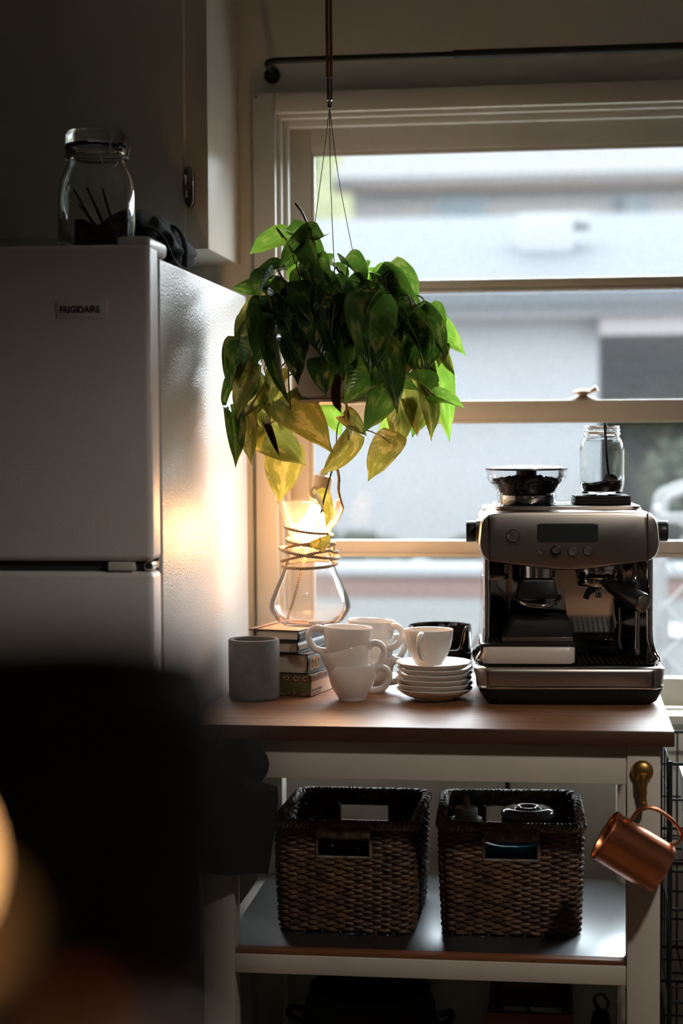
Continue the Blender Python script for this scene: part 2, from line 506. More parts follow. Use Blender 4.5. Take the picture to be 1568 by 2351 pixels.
def text_obj(name, body, size, m, parent, loc, rot, depth=0.0003, off=0.0, sx=1.0, align='LEFT', shear=0.0):
    cu = bpy.data.curves.new(name, 'FONT')
    cu.body = body
    cu.size = size
    cu.extrude = depth
    cu.offset = off
    cu.shear = shear
    cu.align_x = align
    cu.resolution_u = 3
    t = bpy.data.objects.new(name, cu)
    COL.objects.link(t)
    bpy.context.view_layer.update()
    me = bpy.data.meshes.new_from_object(t.evaluated_get(bpy.context.evaluated_depsgraph_get()))
    bpy.data.objects.remove(t)
    me.materials.clear()
    me.materials.append(m)
    o = bpy.data.objects.new(name, me)
    COL.objects.link(o)
    o.location = loc
    o.rotation_euler = rot
    o.scale = (sx, 1, 1)
    o.parent = parent
    return o

def smoothpath(pts, n=8):
    """Catmull-Rom through the given points"""
    P = [Vector(p) for p in pts]
    P = [P[0] * 2 - P[1]] + P + [P[-1] * 2 - P[-2]]
    out = []
    for i in range(1, len(P) - 2):
        for k in range(n):
            t = k / n
            a, b, c, d = P[i - 1], P[i], P[i + 1], P[i + 2]
            out.append(0.5 * ((2 * b) + (c - a) * t + (2 * a - 5 * b + 4 * c - d) * t * t + (3 * b - a - 3 * c + d) * t ** 3))
    out.append(P[-2])
    return out

# ================================================================== THE SETTING
XL, XR, YF, ZC = -1.75, 1.95, -4.7, 2.62
WX0, WX1, WZ0, WZ1 = -0.591, 0.760, 0.800, 2.062      # window opening

b = MB()
b.box(XL, WX0, 0, .16, 0, ZC); b.box(WX1, XR, 0, .16, 0, ZC)
b.box(WX0, WX1, 0, .16, 0, WZ0); b.box(WX0, WX1, 0, .16, WZ1, ZC)
struct(b.obj('wall_back', M['wall'], smooth=False))
struct(MB().box(XL - .1, XR + .1, YF - .1, .16, -.08, 0).obj('floor', M['floor'], smooth=False))
struct(MB().box(XL - .1, XR + .1, YF - .1, .16, ZC, ZC + .08).obj('ceiling', M['ceiling'], smooth=False))
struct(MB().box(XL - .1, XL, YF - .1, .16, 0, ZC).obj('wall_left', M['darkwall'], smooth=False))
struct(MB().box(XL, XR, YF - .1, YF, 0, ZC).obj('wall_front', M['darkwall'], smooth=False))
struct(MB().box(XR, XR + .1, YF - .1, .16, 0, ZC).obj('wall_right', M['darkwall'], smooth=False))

# casing boards round the window
t1 = struct(MB().box(-.641, -.594, -.020, .0, .745, 2.107, .003).obj('trim_1', M['trim']))
MB().box(-.594, WX1 + .05, -.020, 0, 2.064, 2.107, .003).obj('head_board', M['trim'], t1)
MB().box(WX1 + .003, WX1 + .05, -.020, 0, .745, 2.064, .003).obj('side_board', M['trim'], t1)
MB().box(-.66, WX1 + .07, -.055, .05, .796, .816, .004).obj('window_stool', M['trim'], t1)
MB().box(-.60, WX1 + .03, -.018, 0, .735, .796, .003).obj('apron_board', M['trim'], t1)
MB().lathe([(0, 0), (.002, .0), (.0022, .0008), (0, .001)], 10, Matrix.Translation((-.634, -.0205, 2.098)) @ Matrix.Rotation(pi / 2, 4, 'X')).obj('nail_head', M['ink'], t1)
# jamb lining and stops
t2 = struct(MB().box(WX0, WX0 + .006, 0, .16, .816, WZ1).box(WX1 - .006, WX1, 0, .16, .816, WZ1)
            .box(WX0 + .006, WX1 - .006, 0, .16, WZ1 - .006, WZ1).obj('trim_2', M['trim'], smooth=False))
MB().box(WX0 + .006, WX0 + .017, .028, .05, .816, WZ1 - .006, .002).obj('jamb_stop', M['trim'], t2)
MB().box(WX1 - .017, WX1 - .006, .028, .05, .816, WZ1 - .006, .002).obj('jamb_stop', M['trim'], t2)
MB().box(WX0 + .017, WX1 - .017, .028, .05, WZ1 - .020, WZ1 - .006, .002).obj('jamb_stop', M['trim'], t2)

# double-hung window: upper sash behind, lower sash in front
win = bpy.data.objects.new('window_1', None); COL.objects.link(win); struct(win)
SX0, SX1 = WX0 + .008, WX1 - .008
def sash(y0, y1, z0, z1, top, bot, stile, mun, name):
    m = MB()
    m.box(SX0, SX0 + stile, y0, y1, z0, z1, .002); m.box(SX1 - stile, SX1, y0, y1, z0, z1, .002)
    m.box(SX0 + stile, SX1 - stile, y0, y1, z1 - top, z1, .002)
    m.box(SX0 + stile, SX1 - stile, y0, y1, z0, z0 + bot, .002)
    s_ = m.obj(name, M['sash'], win)
    gx0, gx1 = SX0 + stile, SX1 - stile
    bd = MB()
    ym = (y0 + y1) / 2
    mz0, mz1 = mun
    MB().box(gx0, gx1, y0 + .006, y1 - .004, mz0, mz1, .003).obj('muntin', M['sash'], s_)
    for (a, c) in ((z0 + bot, mz0), (mz1, z1 - top)):
        MB().box(gx0, gx1, ym - .0015, ym + .0015, a, c).obj('pane', M['pane'], s_, smooth=False)
        MB().box(gx0, gx0 + .008, y0 + .004, ym - .002, a, c, .002).box(gx0 + .008, gx1, y0 + .004, ym - .002, c - .008, c, .002).obj('glazing_bead', M['trim'], s_)
    return s_
up = sash(.090, .122, 1.425, 2.050, .052, .038, .048, (1.702, 1.722), 'upper_sash')
lo = sash(.052, .086, .817, 1.462, .040, .060, .048, (1.138, 1.166), 'lower_sash')
lk = MB()
lk.lathe([(0, 0), (.028, 0), (.030, .003), (.022, .006), (.010, .008), (.010, .012), (.020, .014), (.022, .018), (.012, .023), (0, .024)], 24,
         Matrix.Translation((.045, .071, 1.462)) @ Matrix.Diagonal((1, .55, 1, 1)))
lk.tube([(.050, .071, 1.478), (.062, .068, 1.481), (.074, .066, 1.487)], [.005, .004, .0065], 10)
lk.obj('sash_lock', mat('sash_lock_metal', (.40, .27, .20), .4, .6), lo)

# ================================================================== FRIDGE
FX = -0.646
fr = thing('refrigerator', 'white two-door refrigerator beside the window with a black lettered badge', 'refrigerator', (FX - .38, -.47, 0))
def L_(x, y, z): return (x - (FX - .38), y + .47, z)
def fbox(x0, x1, y0, y1, z0, z1, bev, seg=3):
    a = L_(x0, y0, z0); c = L_(x1, y1, z1)
    return MB().box(a[0], c[0], a[1], c[1], a[2], c[2], bev, seg)
fbox(FX - .74, FX, -.858, -.085, .03, 1.680, .006).obj('body', M['fridge'], fr)
fd = fbox(FX - .74, FX + .001, -.930, -.868, 1.192, 1.695, .010, 4).obj('freezer_door', M['fridgedoor'], fr)
ld = fbox(FX - .74, FX + .001, -.930, -.868, .10, 1.175, .010, 4).obj('fridge_door', M['fridgedoor'], fr)
fbox(FX - .735, FX - .004, -.868, -.858, .10, 1.690, 0).obj('gasket', M['fridgegap'], fr, smooth=False)
fbox(FX - .735, FX - .012, -.915, -.868, 1.1755, 1.1915, 0).obj('door_gap_lip', M['fridgegap'], fr, smooth=False)
fbox(FX - .073, FX - .030, -.929, -.87, 1.1765, 1.1905, .002).obj('hinge_block', M['whiteplastic'], fr)
fbox(FX - .016, FX - .001, -.924, -.875, 1.1765, 1.1905, .004).obj('hinge_pin', M['chrome'], fr)
fbox(FX - .055, FX + .000, -.925, -.80, 1.682, 1.708, .008).obj('hinge_cover', M['whiteplastic'], fr)
fbox(FX - .72, FX - .02, -.84, -.10, 0, .03, 0).obj('plinth', M['fridgegap'], fr, smooth=False)
bdg = fbox(-.797, -.714, -.9320, -.930, 1.579, 1.608, .0008).obj('badge', M['badge'], fr)
a = L_(-.7920, -.9322, 1.5876)
text_obj('badge_lettering', 'FRIGIDAIRE', .0150, M['ink'], bdg, a, (pi / 2, 0, 0), .0002, .0005, 0.87)

# glass clip-top jar on the fridge
jar = thing('clip_top_jar', 'large clear clip-top glass jar standing on the refrigerator', 'jar', (-.765, -.80, 1.695))
R_ = .064
MB().lathe([(0, .002), (.050, .0), (.060, .006), (R_, .02), (R_, .095), (.060, .120), (.050, .143), (.047, .150), (.047, .160), (.0505, .163), (.0505, .170), (.047, .172),
            (.0445, .170), (.0445, .148), (.047, .142), (.057, .118), (.061, .094), (.061, .022), (.055, .008), (0, .008)], 48).obj('glass_body', M['jarglass'], jar)
MB().lathe([(0, .176), (.047, .175), (.0505, .178), (.0505, .194), (.047, .199), (0, .201)], 40).obj('lid', M['jarglass'], jar)
MB().lathe([(.044, .1725), (.0505, .1725), (.0515, .174), (.0505, .1755), (.044, .1755)], 40, closed=True).obj('rubber_seal', M['rubber'], jar)
bl = MB()
bl.tube([(.0525 * cos(a_ * 2 * pi / 40), .0525 * sin(a_ * 2 * pi / 40), .156) for a_ in range(40)], .0013, 6, closed=True)
bl.tube(smoothpath([(.034, -.041, .156), (.036, -.046, .172), (.036, -.044, .190), (.0, -.05, .196)], 6), .0013, 6)
bl.tube(smoothpath([(.020, -.050, .158), (.022, -.055, .148), (.030, -.058, .135), (.044, -.047, .137), (.045, -.036, .150), (.040, -.036, .158)], 6), .0014, 6)
bl.tube(smoothpath([(.052, .0, .156), (.056, .0, .172), (.052, .0, .190), (.03, 0, .202)], 6), .0013, 6)
bl.obj('wire_bail', M['wire'], jar)
def straw(x0, y0, x1, y1, z1, i):
    o = MB().tube([(0, 0, .0), (x1 - x0, y1 - y0, z1)], [.003, .0018], 7).obj('chopstick', M['bristle'], None, (-.765 + x0, -.80 + y0, 1.7045))
    return o
lst = ['pale chopstick leaning leftmost in the clip-top jar', 'pale chopstick crossing the middle of the clip-top jar', 'pale chopstick leaning steepest in the clip-top jar',
       'short pale chopstick low behind the others in the clip-top jar']
for i, (x0, x1, z1) in enumerate(((.018, -.036, .095), (.028, -.016, .100), (.037, .008, .098), (.024, -.034, .072))):
    tag(straw(x0, .01 * (i - 1.5), x1, .008 * (i - 1), z1, i), lst[i], 'chopstick', 'chopsticks in the glass jar')
pk = MB().grid(lambda u, v: (-.030 + .062 * u, -.030 + .006 * sin(u * 5) + .004 * v, .0 + .042 * v - .010 * u * v + .004 * sin(u * 9) * v), 12, 6)
pk.grid(lambda u, v: (-.030 + .062 * u, -.018 + .006 * sin(u * 4) - .004 * v, .0 + .042 * v - .010 * u * v + .004 * sin(u * 9) * v), 12, 6)
tag(pk.obj('paper_packet', M['packet'], None, (-.765, -.80, 1.7045)), 'small paper packet inside the clip-top jar', 'packet')

# black bag on the fridge
bag = thing('fabric_bag', 'crumpled black fabric bag lying behind the glass jar on the refrigerator', 'bag', (-.722, -.60, 1.682))
def bagf(u, v):
    th, ph = 2 * pi * u, pi * v
    x = .068 * sin(ph) * (abs(cos(th)) ** .8) * (1 if cos(th) > 0 else -1)
    y = .135 * sin(ph) * (abs(sin(th)) ** .8) * (1 if sin(th) > 0 else -1)
    z = .044 - .048 * cos(ph)
    k = 1 + .07 * sin(7 * th + 3 * ph) + .05 * sin(13 * th - 5 * ph)
    z = max(0.001, z + (.016 * (1 - (x + .02) ** 2 / .006) if z > .05 else 0) - max(0, x) * .35 * (z / .09))
    return (x * k, y * k, z)
MB().grid(bagf, 40, 22).obj('bag_body', M['cloth'], bag, angle=180)
st = MB()
st.tube(smoothpath([(-.02, -.11, .050), (.02, -.125, .062), (.048, -.12, .050), (.060, -.09, .016), (.064, -.05, .004)], 8), .006, 8, flat=.3)
st.tube(smoothpath([(.0, .02, .086), (.045, .0, .078), (.066, -.02, .045), (.069, -.035, .006)], 8), .007, 8, flat=.3)
st.obj('strap', M['cloth'], bag)
MB().tube(smoothpath([(.03, -.127, .060), (.040, -.130, .046), (.052, -.122, .030), (.058, -.10, .028)], 5), .0014, 6).obj('seam_piping', M['blackplastic'], bag)

# wall cabinet above the fridge
cab = thing('wall_cabinet', 'white painted wall cabinet above the refrigerator, left of the window', 'cabinet', (-1.21, -.165, 1.75))
def cbox(x0, x1, y0, y1, z0, z1, bev=.003): return MB().box(x0 + 1.21, x1 + 1.21, y0 + .165, y1 + .165, z0 - 1.75, z1 - 1.75, bev)
cbox(XL + .002, -.673, -.330, -.002, 1.750, ZC - .002).obj('body', M['cab'], cab)
cd = cbox(-1.215, -.715, -.349, -.3305, 1.775, ZC - .03, .004).obj('door', M['cab'], cab)
cd2 = cbox(-1.735, -1.222, -.349, -.3305, 1.775, ZC - .03, .004).obj('door', M['cab'], cab)
hg = MB()
hz = 1.867 - 1.75
hg.prism([(.496, hz - .030), (.500, hz - .038), (.504, hz - .040), (.508, hz - .036), (.512, hz - .030), (.512, hz + .030), (.508, hz + .038), (.504, hz + .040), (.500, hz + .038), (.496, hz + .030)],
         -.1875, -.1655, .001)
hg.obj('hinge_leaf', M['oldchrome'], cd)
MB().lathe([(0, -.022), (.003, -.022), (.0045, -.019), (.0045, .019), (.003, .022), (0, .022)], 12, Matrix.Translation((.497, -.189, hz))).obj('hinge_barrel', M['chrome'], cd)

# curtain rod
rod = thing('curtain_rod', 'black metal curtain rod above the window', 'curtain rod', (-.602, 0, 2.145))
rp = smoothpath([(0.002, -.005, .010), (0.0, -.05, .011), (.004, -.075, .011), (.020, -.088, .012), (.05, -.09, .012)], 6)
MB().tube(rp + [Vector((.40, -.09, .012))], .0068, 12).obj('inner_rod', M['black'], rod)
MB().tube([(.385, -.09, .012), (1.36, -.09, .012)], .0088, 14).obj('outer_rod', M['black'], rod)
MB().lathe([(0, 0), (.016, 0), (.017, .002), (.017, .005), (.013, .008), (0, .009)], 24, Matrix.Translation((0, 0, 0)) @ Matrix.Rotation(pi / 2, 4, 'X')).box(-.006, .006, -.012, -.004, -.004, .014, .002).obj('bracket_plate', M['black'], rod)

# ================================================================== WORKTABLE (kitchen cart)
TX0, TX1, TY0, TY1, TZ = -0.634, 0.184, -0.750, -0.105, 0.902
tb = thing('kitchen_cart', 'cream painted kitchen cart with a thick oak top standing under the window', 'kitchen cart', ((TX0 + TX1) / 2, (TY0 + TY1) / 2, 0))
ox, oy = -(TX0 + TX1) / 2, -(TY0 + TY1) / 2
def tbox(x0, x1, y0, y1, z0, z1, bev=.002): return MB().box(x0 + ox, x1 + ox, y0 + oy, y1 + oy, z0, z1, bev)
tt = tbox(TX0, TX1, TY0, TY1, .8755, TZ, .0025)
me_top = tt.obj('tabletop', [M['tabletop'], M['tableedge']], tb)
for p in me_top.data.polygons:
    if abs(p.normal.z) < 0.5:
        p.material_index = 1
LX = [(-.611, -.557), (.107, .162)]
LYs = [(-.732, -.678), (-.215, -.161)]
for (x0, x1) in LX:
    for (y0, y1) in LYs:
        tbox(x0, x1, y0, y1, 0, .8755, .003).obj('leg', M['tablepaint'], tb)
tbox(-.557, .107, -.728, -.706, .8075, .8755).obj('apron', M['tablepaint'], tb)
tbox(-.557, .107, -.187, -.165, .8075, .8755).obj('apron', M['tablepaint'], tb)
tbox(-.607, -.585, -.678, -.215, .8075, .8755).obj('apron', M['tablepaint'], tb)
tbox(.136, .158, -.678, -.215, .8075, .8755).obj('apron', M['tablepaint'], tb)
for z0 in (.469, .10):
    tbox(-.557, .107, -.728, -.704, z0, z0 + .033).obj('shelf_rail', M['tablepaint'], tb)
    tbox(-.557, .107, -.187, -.165, z0, z0 + .033).obj('shelf_rail', M['tablepaint'], tb)
    tbox(-.607, -.585, -.678, -.215, z0, z0 + .033).obj('shelf_rail', M['tablepaint'], tb)
    tbox(.136, .158, -.678, -.215, z0, z0 + .033).obj('shelf_rail', M['tablepaint'], tb)
    tbox(-.584, .135, -.703, -.188, z0 + .020, z0 + .040, .001).obj('steel_shelf', M['shelfsteel'], tb)
    tbox(-.556, .106, -.7255, -.7035, z0 + .0335, z0 + .0415, .001).obj('shelf_edging', M['shelfedge'], tb)

# ------------------------------------------------------------------ baskets
def basket_mesh():
    W, D, H, rc = .118, .135, .190, .028
    def path(s_, off, z):
        # rounded rectangle, s_ in 0..1 from front middle, counter-clockwise
        k = 1 + .05 * (z / H) + .010 * sin(pi * z / H)
        w_, d_ = W * k + off, D * k + off
        r = rc
        segs = [(w_ - r, 'f'), (pi / 2 * r, 'c1'), (2 * (d_ - r), 'r'), (pi / 2 * r, 'c2'), (2 * (w_ - r), 'b'), (pi / 2 * r, 'c3'), (2 * (d_ - r), 'l'), (pi / 2 * r, 'c4'), (w_ - r, 'f2')]
        tot = sum(a_ for a_, _ in segs)
        t = (s_ % 1) * tot
        for ln, kd in segs:
            if t <= ln or kd == 'f2':
                q = t / ln
                if kd == 'f': return (t, -d_, z)
                if kd == 'c1': return (w_ - r + r * sin(q * pi / 2), -d_ + r - r * cos(q * pi / 2), z)
                if kd == 'r': return (w_, -d_ + r + t, z)
                if kd == 'c2': return (w_ - r + r * cos(q * pi / 2), d_ - r + r * sin(q * pi / 2), z)
                if kd == 'b': return (w_ - r - t, d_, z)
                if kd == 'c3': return (-w_ + r - r * sin(q * pi / 2), d_ - r + r * cos(q * pi / 2), z)
                if kd == 'l': return (-w_, d_ - r - t, z)
                if kd == 'c4': return (-w_ + r - r * cos(q * pi / 2), -d_ + r - r * sin(q * pi / 2), z)
                return (-w_ + r + t, -d_, z)
            t -= ln
    NP = 60
    S = NP * 4
    hole0, hole1, hw = H - .054, H - .020, .048
    wv = MB()
    rows = 34
    for k in range(rows):
        z = .006 + k * (H - .010) / (rows - 1)
        pts = []
        rr = random.Random(k)
        for i in range(S + 1):
            s_ = i / S
            a_ = .0026 * sin(pi * i / 4 + k * pi) + .0006 * rr.uniform(-1, 1)
            x, y, zz = path(s_, a_, z)
            zz += .0012 * sin(pi * i / 8 + k) + .0005 * rr.uniform(-1, 1)
            if hole0 < z < hole1 and abs(x) < hw and abs(y) > D * .8:
                if len(pts) > 2: wv.tube(pts, .0037, 6)
                pts = []
            else:
                pts.append((x, y, zz))
        if len(pts) > 2: wv.tube(pts, .0037, 6)
    for i in range(NP):
        s_ = (i + .5) / NP
        x, y, _ = path(s_, 0, H * .5)
        if abs(x) < hw and abs(y) > D * .8:
            wv.tube([path(s_, -.001, .0), path(s_, -.001, hole0)], .0026, 5)
        else:
            wv.tube([path(s_, -.001, z) for z in (0, H * .3, H * .6, H)], .0026, 5)
    wv.box(-W + .006, W - .006, -D + .006, D - .006, .001, .006)
    # dark inner lining strips in front of nothing: the wall is closed by its strands
    rim = MB()
    for ph in (0, 2 * pi / 3, 4 * pi / 3):
        pts = []
        n = 420
        for i in range(n):
            s_ = i / n
            a_ = 2 * pi * s_ * 46 + ph
            x, y, z = path(s_, .0058 * cos(a_), H + .004 + .0058 * sin(a_))
            pts.append((x, y, z))
        rim.tube(pts, .0040, 6, closed=True)
    hds = []
    for sg in (-1, 1):
        hd = MB()
        hds.append(hd)
        yy = sg * (D * 1.05 + .002)
        hd.tube([(-hw, yy, H - .009), (hw, yy, H - .009)], .0075, 8)
        coil = [(-hw + 2 * hw * i / 340, yy + .0105 * cos(2 * pi * i / 10), H - .008 + .0125 * sin(2 * pi * i / 10)) for i in range(341)]
        hd.tube(coil, .0017, 5)
        hd.tube([(-hw, yy, hole0), (hw, yy, hole0)], .0032, 6)
        hd.tube([(-hw, yy, hole0), (-hw, yy, hole1)], .0030, 6); hd.tube([(hw, yy, hole0), (hw, yy, hole1)], .0030, 6)
    return wv, rim, hds
wv, rim, hds = basket_mesh()
bk = thing('wicker_basket', 'empty-looking brown wicker basket on the left of the cart shelf', 'basket', (-.380, -.472, .5092), (0, 0, radians(-1)), 'wicker baskets on the cart shelf')
o = wv.obj('woven_wall', M['wicker'], bk); o['kind'] = 'stuff'
o = rim.obj('braided_rim', M['wickerrim'], bk)
for hd in hds:
    hd.obj('wrapped_handle', M['wickerrim'], bk)
bk2 = copy_tree(bk)
bk2.location = (-.093, -.462, .5092)
bk2.rotation_euler = (0, 0, radians(2))
bk2['label'] = 'brown wicker basket on the right of the cart shelf holding a bottle and jars'

# things in the right basket
BZ = .5155
sb = thing('squeeze_bottle', 'white squeeze bottle with an amber tip in the right basket', 'bottle', (-.172, -.500, BZ))
MB().lathe([(0, 0), (.030, 0), (.032, .004), (.032, .165), (.029, .180), (0, .181)], 28).obj('bottle_body', M['squeeze'], sb)
MB().lathe([(0, .181), (.020, .181), (.021, .184), (.021, .196), (.019, .200), (0, .201)], 28).obj('cap', M['squeeze'], sb)
MB().lathe([(0, .201), (.0065, .201), (.0045, .218), (.0035, .220), (0, .220)], 16).obj('nozzle', M['tip'], sb)
gj = thing('glass_storage_jar', 'round glass jar with a ringed glass lid in the right basket', 'jar', (-.066, -.500, BZ))
MB().lathe([(0, 0), (.046, 0), (.049, .004), (.049, .165), (.046, .170), (.044, .166), (.045, .006), (0, .006)], 36).obj('glass_body', M['jarglass'], gj)
MB().lathe([(0, .176), (.016, .1755), (.018, .179), (.021, .179), (.023, .1755), (.038, .176), (.047, .172), (.050, .1715), (.050, .178), (.046, .183), (.036, .186), (.026, .1845), (.022, .188), (.016, .1875), (.012, .184), (0, .1835)], 40).obj('glass_lid', mat('lid_glass', (.16, .18, .19), .12, 0, coat=.5, var=.1), gj)
bb = thing('blue_bowl', 'bright blue plastic bowl seen through the handle of the right basket', 'bowl', (-.094, -.532, BZ))
MB().lathe([(0, .0), (.034, 0), (.040, .004), (.049, .10), (.053, .134), (.056, .138), (.054, .141), (.050, .138), (.046, .10), (.037, .008), (0, .006)], 36).obj('bowl_wall', M['blue'], bb)
MB().lathe([(.047, .139), (.056, .139), (.0575, .143), (.055, .147), (.047, .147), (.0455, .143)], 36, closed=True).obj('rolled_lip', M['blue'], bb)
bb.location = (-.088, -.524, BZ)
gj.location = (-.062, -.428, BZ)

# ------------------------------------------------------------------ lower shelf things
sp = thing('stock_pot', 'large round black pot on the low shelf beneath the left basket', 'pot', (-.350, -.50, .1405))
MB().lathe([(0, 0), (.100, 0), (.112, .012), (.126, .10), (.128, .17), (.118, .215), (.108, .235), (.112, .240), (.106, .244), (.098, .235), (.118, .165), (.114, .02), (0, .012)], 44).obj('pot_wall', M['rubber'], sp)
for s_ in (-1, 1):
    MB().tube(smoothpath([(s_ * .126, -.03, .18), (s_ * .148, -.022, .188), (s_ * .148, .022, .188), (s_ * .126, .03, .18)], 5), .006, 8).obj('handle', M['rubber'], sp)
cr = thing('storage_crate', 'dark brown slatted crate on the low shelf under the right basket', 'crate', (-.055, -.52, .1405))
for zz in (.0, .062, .124, .186):
    for (x0, x1, y0, y1) in ((-.075, .075, -.10, -.092), (-.075, .075, .092, .10), (-.075, -.067, -.092, .092), (.067, .075, -.092, .092)):
        MB().box(x0, x1, y0, y1, zz, zz + .052, .002).obj('slat', M['shelfedge'], cr)
MB().box(-.067, .067, -.092, .092, .0, .008).obj('bottom_board', M['shelfedge'], cr, smooth=False)
for sx_ in (-1, 1):
    for sy_ in (-1, 1):
        MB().box(sx_ * .060 - .007, sx_ * .060 + .007, sy_ * .085 - .007, sy_ * .085 + .007, .008, .238, .001).obj('corner_post', M['shelfedge'], cr)
pb = thing('plastic_bag', 'crumpled dark bag beside the right front leg on the low shelf', 'bag', (.068, -.60, .1405))
MB().grid(lambda u, v: ((.032 + .006 * sin(9 * u * 2 * pi)) * cos(2 * pi * u) * (1.1 - .75 * v ** 2), (.06 + .008 * sin(7 * u * 2 * pi + 4 * v)) * sin(2 * pi * u) * (1.1 - .8 * v ** 2), .24 * v), 40, 14).obj('bag_body', M['clothdark'], pb, angle=180)
MB().tube(smoothpath([(.0, -.015, .235), (.012, -.02, .262), (.0, -.01, .275), (-.012, 0, .262), (0, .01, .235)], 5), .004, 6, flat=.5).obj('handle', M['clothdark'], pb)

# ------------------------------------------------------------------ copper mug on a brass hook
hk = thing('brass_hook', 'round-headed brass hook screwed to the right front leg', 'hook', (.132, -.7325, .832))
MB().lathe([(0, 0), (.0175, 0), (.0185, .002), (.018, .006), (.014, .010), (.006, .012), (0, .0125)], 28, Matrix.Rotation(pi / 2, 4, 'X')).obj('rose', M['brass'], hk)
MB().tube(smoothpath([(0, -.008, -.004), (0, -.011, -.020), (.001, -.011, -.036), (.002, -.013, -.052), (.003, -.019, -.0575), (.003, -.026, -.054), (.003, -.029, -.046)], 6),
          [.0095] * 4 + [.0085] * 4 + [.007] * 5 + [.0055] * 6 + [.0048] * 6 + [.0042] * 12, 12).obj('hook_arm', M['brass'], hk)
mug = thing('copper_mug', 'hammered copper mug hanging from the brass hook by its handle', 'mug', (.134, -.776, .7755))
ang = radians(31)
TM = Matrix.Rotation(ang, 4, 'Y')          # mug axis runs to the right and down
TMr = Matrix.Rotation(radians(0), 4, 'Z') @ TM
ctr = Vector((-.016, -.004, -.069))
AX = Matrix.Translation(ctr) @ Matrix.Rotation(ang, 4, 'Y') @ Matrix.Rotation(pi / 2, 4, 'Y')
def hammered(v):
    a_ = atan2(v.y, v.x)
    k = 1 + .006 * sin(a_ * 14 + v.z * 400) * sin(v.z * 330)
    return Vector((v.x * k, v.y * k, v.z))
MB().lathe([(.0405, -.056), (.0425, -.0575), (.0440, -.056), (.0440, -.051), (.0430, -.049), (.0430, .046), (.0400, .053), (.034, .0550), (0, .0550), (0, .0525), (.037, .051), (.0405, .044)], 48, AX, closed=False, fn=hammered).obj('mug_wall', M['copper'], mug)
def mugp(along, out, side=0.0):
    d = Vector((cos(ang), 0, -sin(ang))); n = Vector((sin(ang), 0, cos(ang)))
    return ctr + d * along + n * (.043 + out) + Vector((0, side, 0))
MB().tube(smoothpath([mugp(-.034, -.002), mugp(-.030, .022), mugp(-.012, .036), mugp(.020, .036), mugp(.046, .026), mugp(.050, .010), mugp(.040, -.002)], 7), .0030, 10).obj('handle', M['copper'], mug)

# ------------------------------------------------------------------ wire rack to the right
wr = thing('wire_rack', 'tall black wire basket rack to the right of the cart', 'rack', (.379, -.33, 0))
wf = MB()
RX0, RX1, RY0, RY1 = -.185, .20, -.14, .20
for (x, y) in ((RX0, RY0), (RX1, RY0), (RX0, RY1), (RX1, RY1)):
    wf.tube([(x, y, 0), (x, y, .800)], .0042, 8)
wf.obj('corner_wires', M['black'], wr)
def tier(z0, z1):
    g = MB()
    for z in (z0, z1):
        g.tube([(RX0, RY0, z), (RX1, RY0, z), (RX1, RY1, z), (RX0, RY1, z)], .0032, 6, closed=True)
    nz = 3
    for k in range(1, nz):
        z = z0 + (z1 - z0) * k / nz
        g.tube([(RX0, RY0, z), (RX1, RY0, z), (RX1, RY1, z), (RX0, RY1, z)], .0021, 6, closed=True)
    for k in range(1, 11):
        x = RX0 + (RX1 - RX0) * k / 11
        g.tube([(x, RY0, z1), (x, RY0, z0), (x, RY1, z0), (x, RY1, z1)], .0020, 5)
    for k in range(1, 4):
        y = RY0 + (RY1 - RY0) * k / 4
        g.tube([(RX0, y, z1), (RX0, y, z0), (RX1, y, z0), (RX1, y, z1)], .0020, 5)
    return g
for (z0, z1) in ((.600, .795), (.36, .53), (.08, .29)):
    tier(z0, z1).obj('wire_basket', M['black'], wr)
def magazine(x, y, z, w_, d_, h, tilt, m1, label):
    t = thing('magazine', label, 'magazine', (x, y, z), (0, tilt, 0), 'magazines in the wire rack')
    MB().box(-w_ / 2 + .0008, w_ / 2 - .0008, -d_ / 2 + .001, d_ / 2, .0, h).obj('pages', M['paper'], t, smooth=False)
    MB().box(-w_ / 2, -w_ / 2 + .0008, -d_ / 2, d_ / 2, 0, h).box(w_ / 2 - .0008, w_ / 2, -d_ / 2, d_ / 2, 0, h).box(-w_ / 2, w_ / 2, -d_ / 2 - .0008, -d_ / 2, 0, h).obj('cover', m1, t, smooth=False)
    return t
magazine(.248, -.335, .604, .026, .19, .145, radians(-4), M['magwhite'], 'pale magazine nearest the cart in the wire rack')
magazine(.288, -.335, .604, .010, .19, .150, radians(-5), M['magblack'], 'black magazine in the middle of the wire rack')
magazine(.318, -.335, .604, .014, .19, .155, radians(-6), M['magwhite'], 'pale magazine behind the black one in the wire rack')
magazine(.27, -.30, .364, .05, .22, .15, radians(-3), M['magwhite'], 'bluish stack of paper in the middle wire basket')

# machine's power cord hanging behind the cart
tag(MB().tube(smoothpath([(-.05, -.090, .93), (-.055, -.085, .86), (-.075, -.08, .78), (-.11, -.07, .70), (-.10, -.05, .5), (-.08, -.04, .25), (-.03, -.04, .02)], 8), .0045, 8).obj('power_cord', M['rubber']),
    'black power cord hanging down behind the kitchen cart', 'cord')

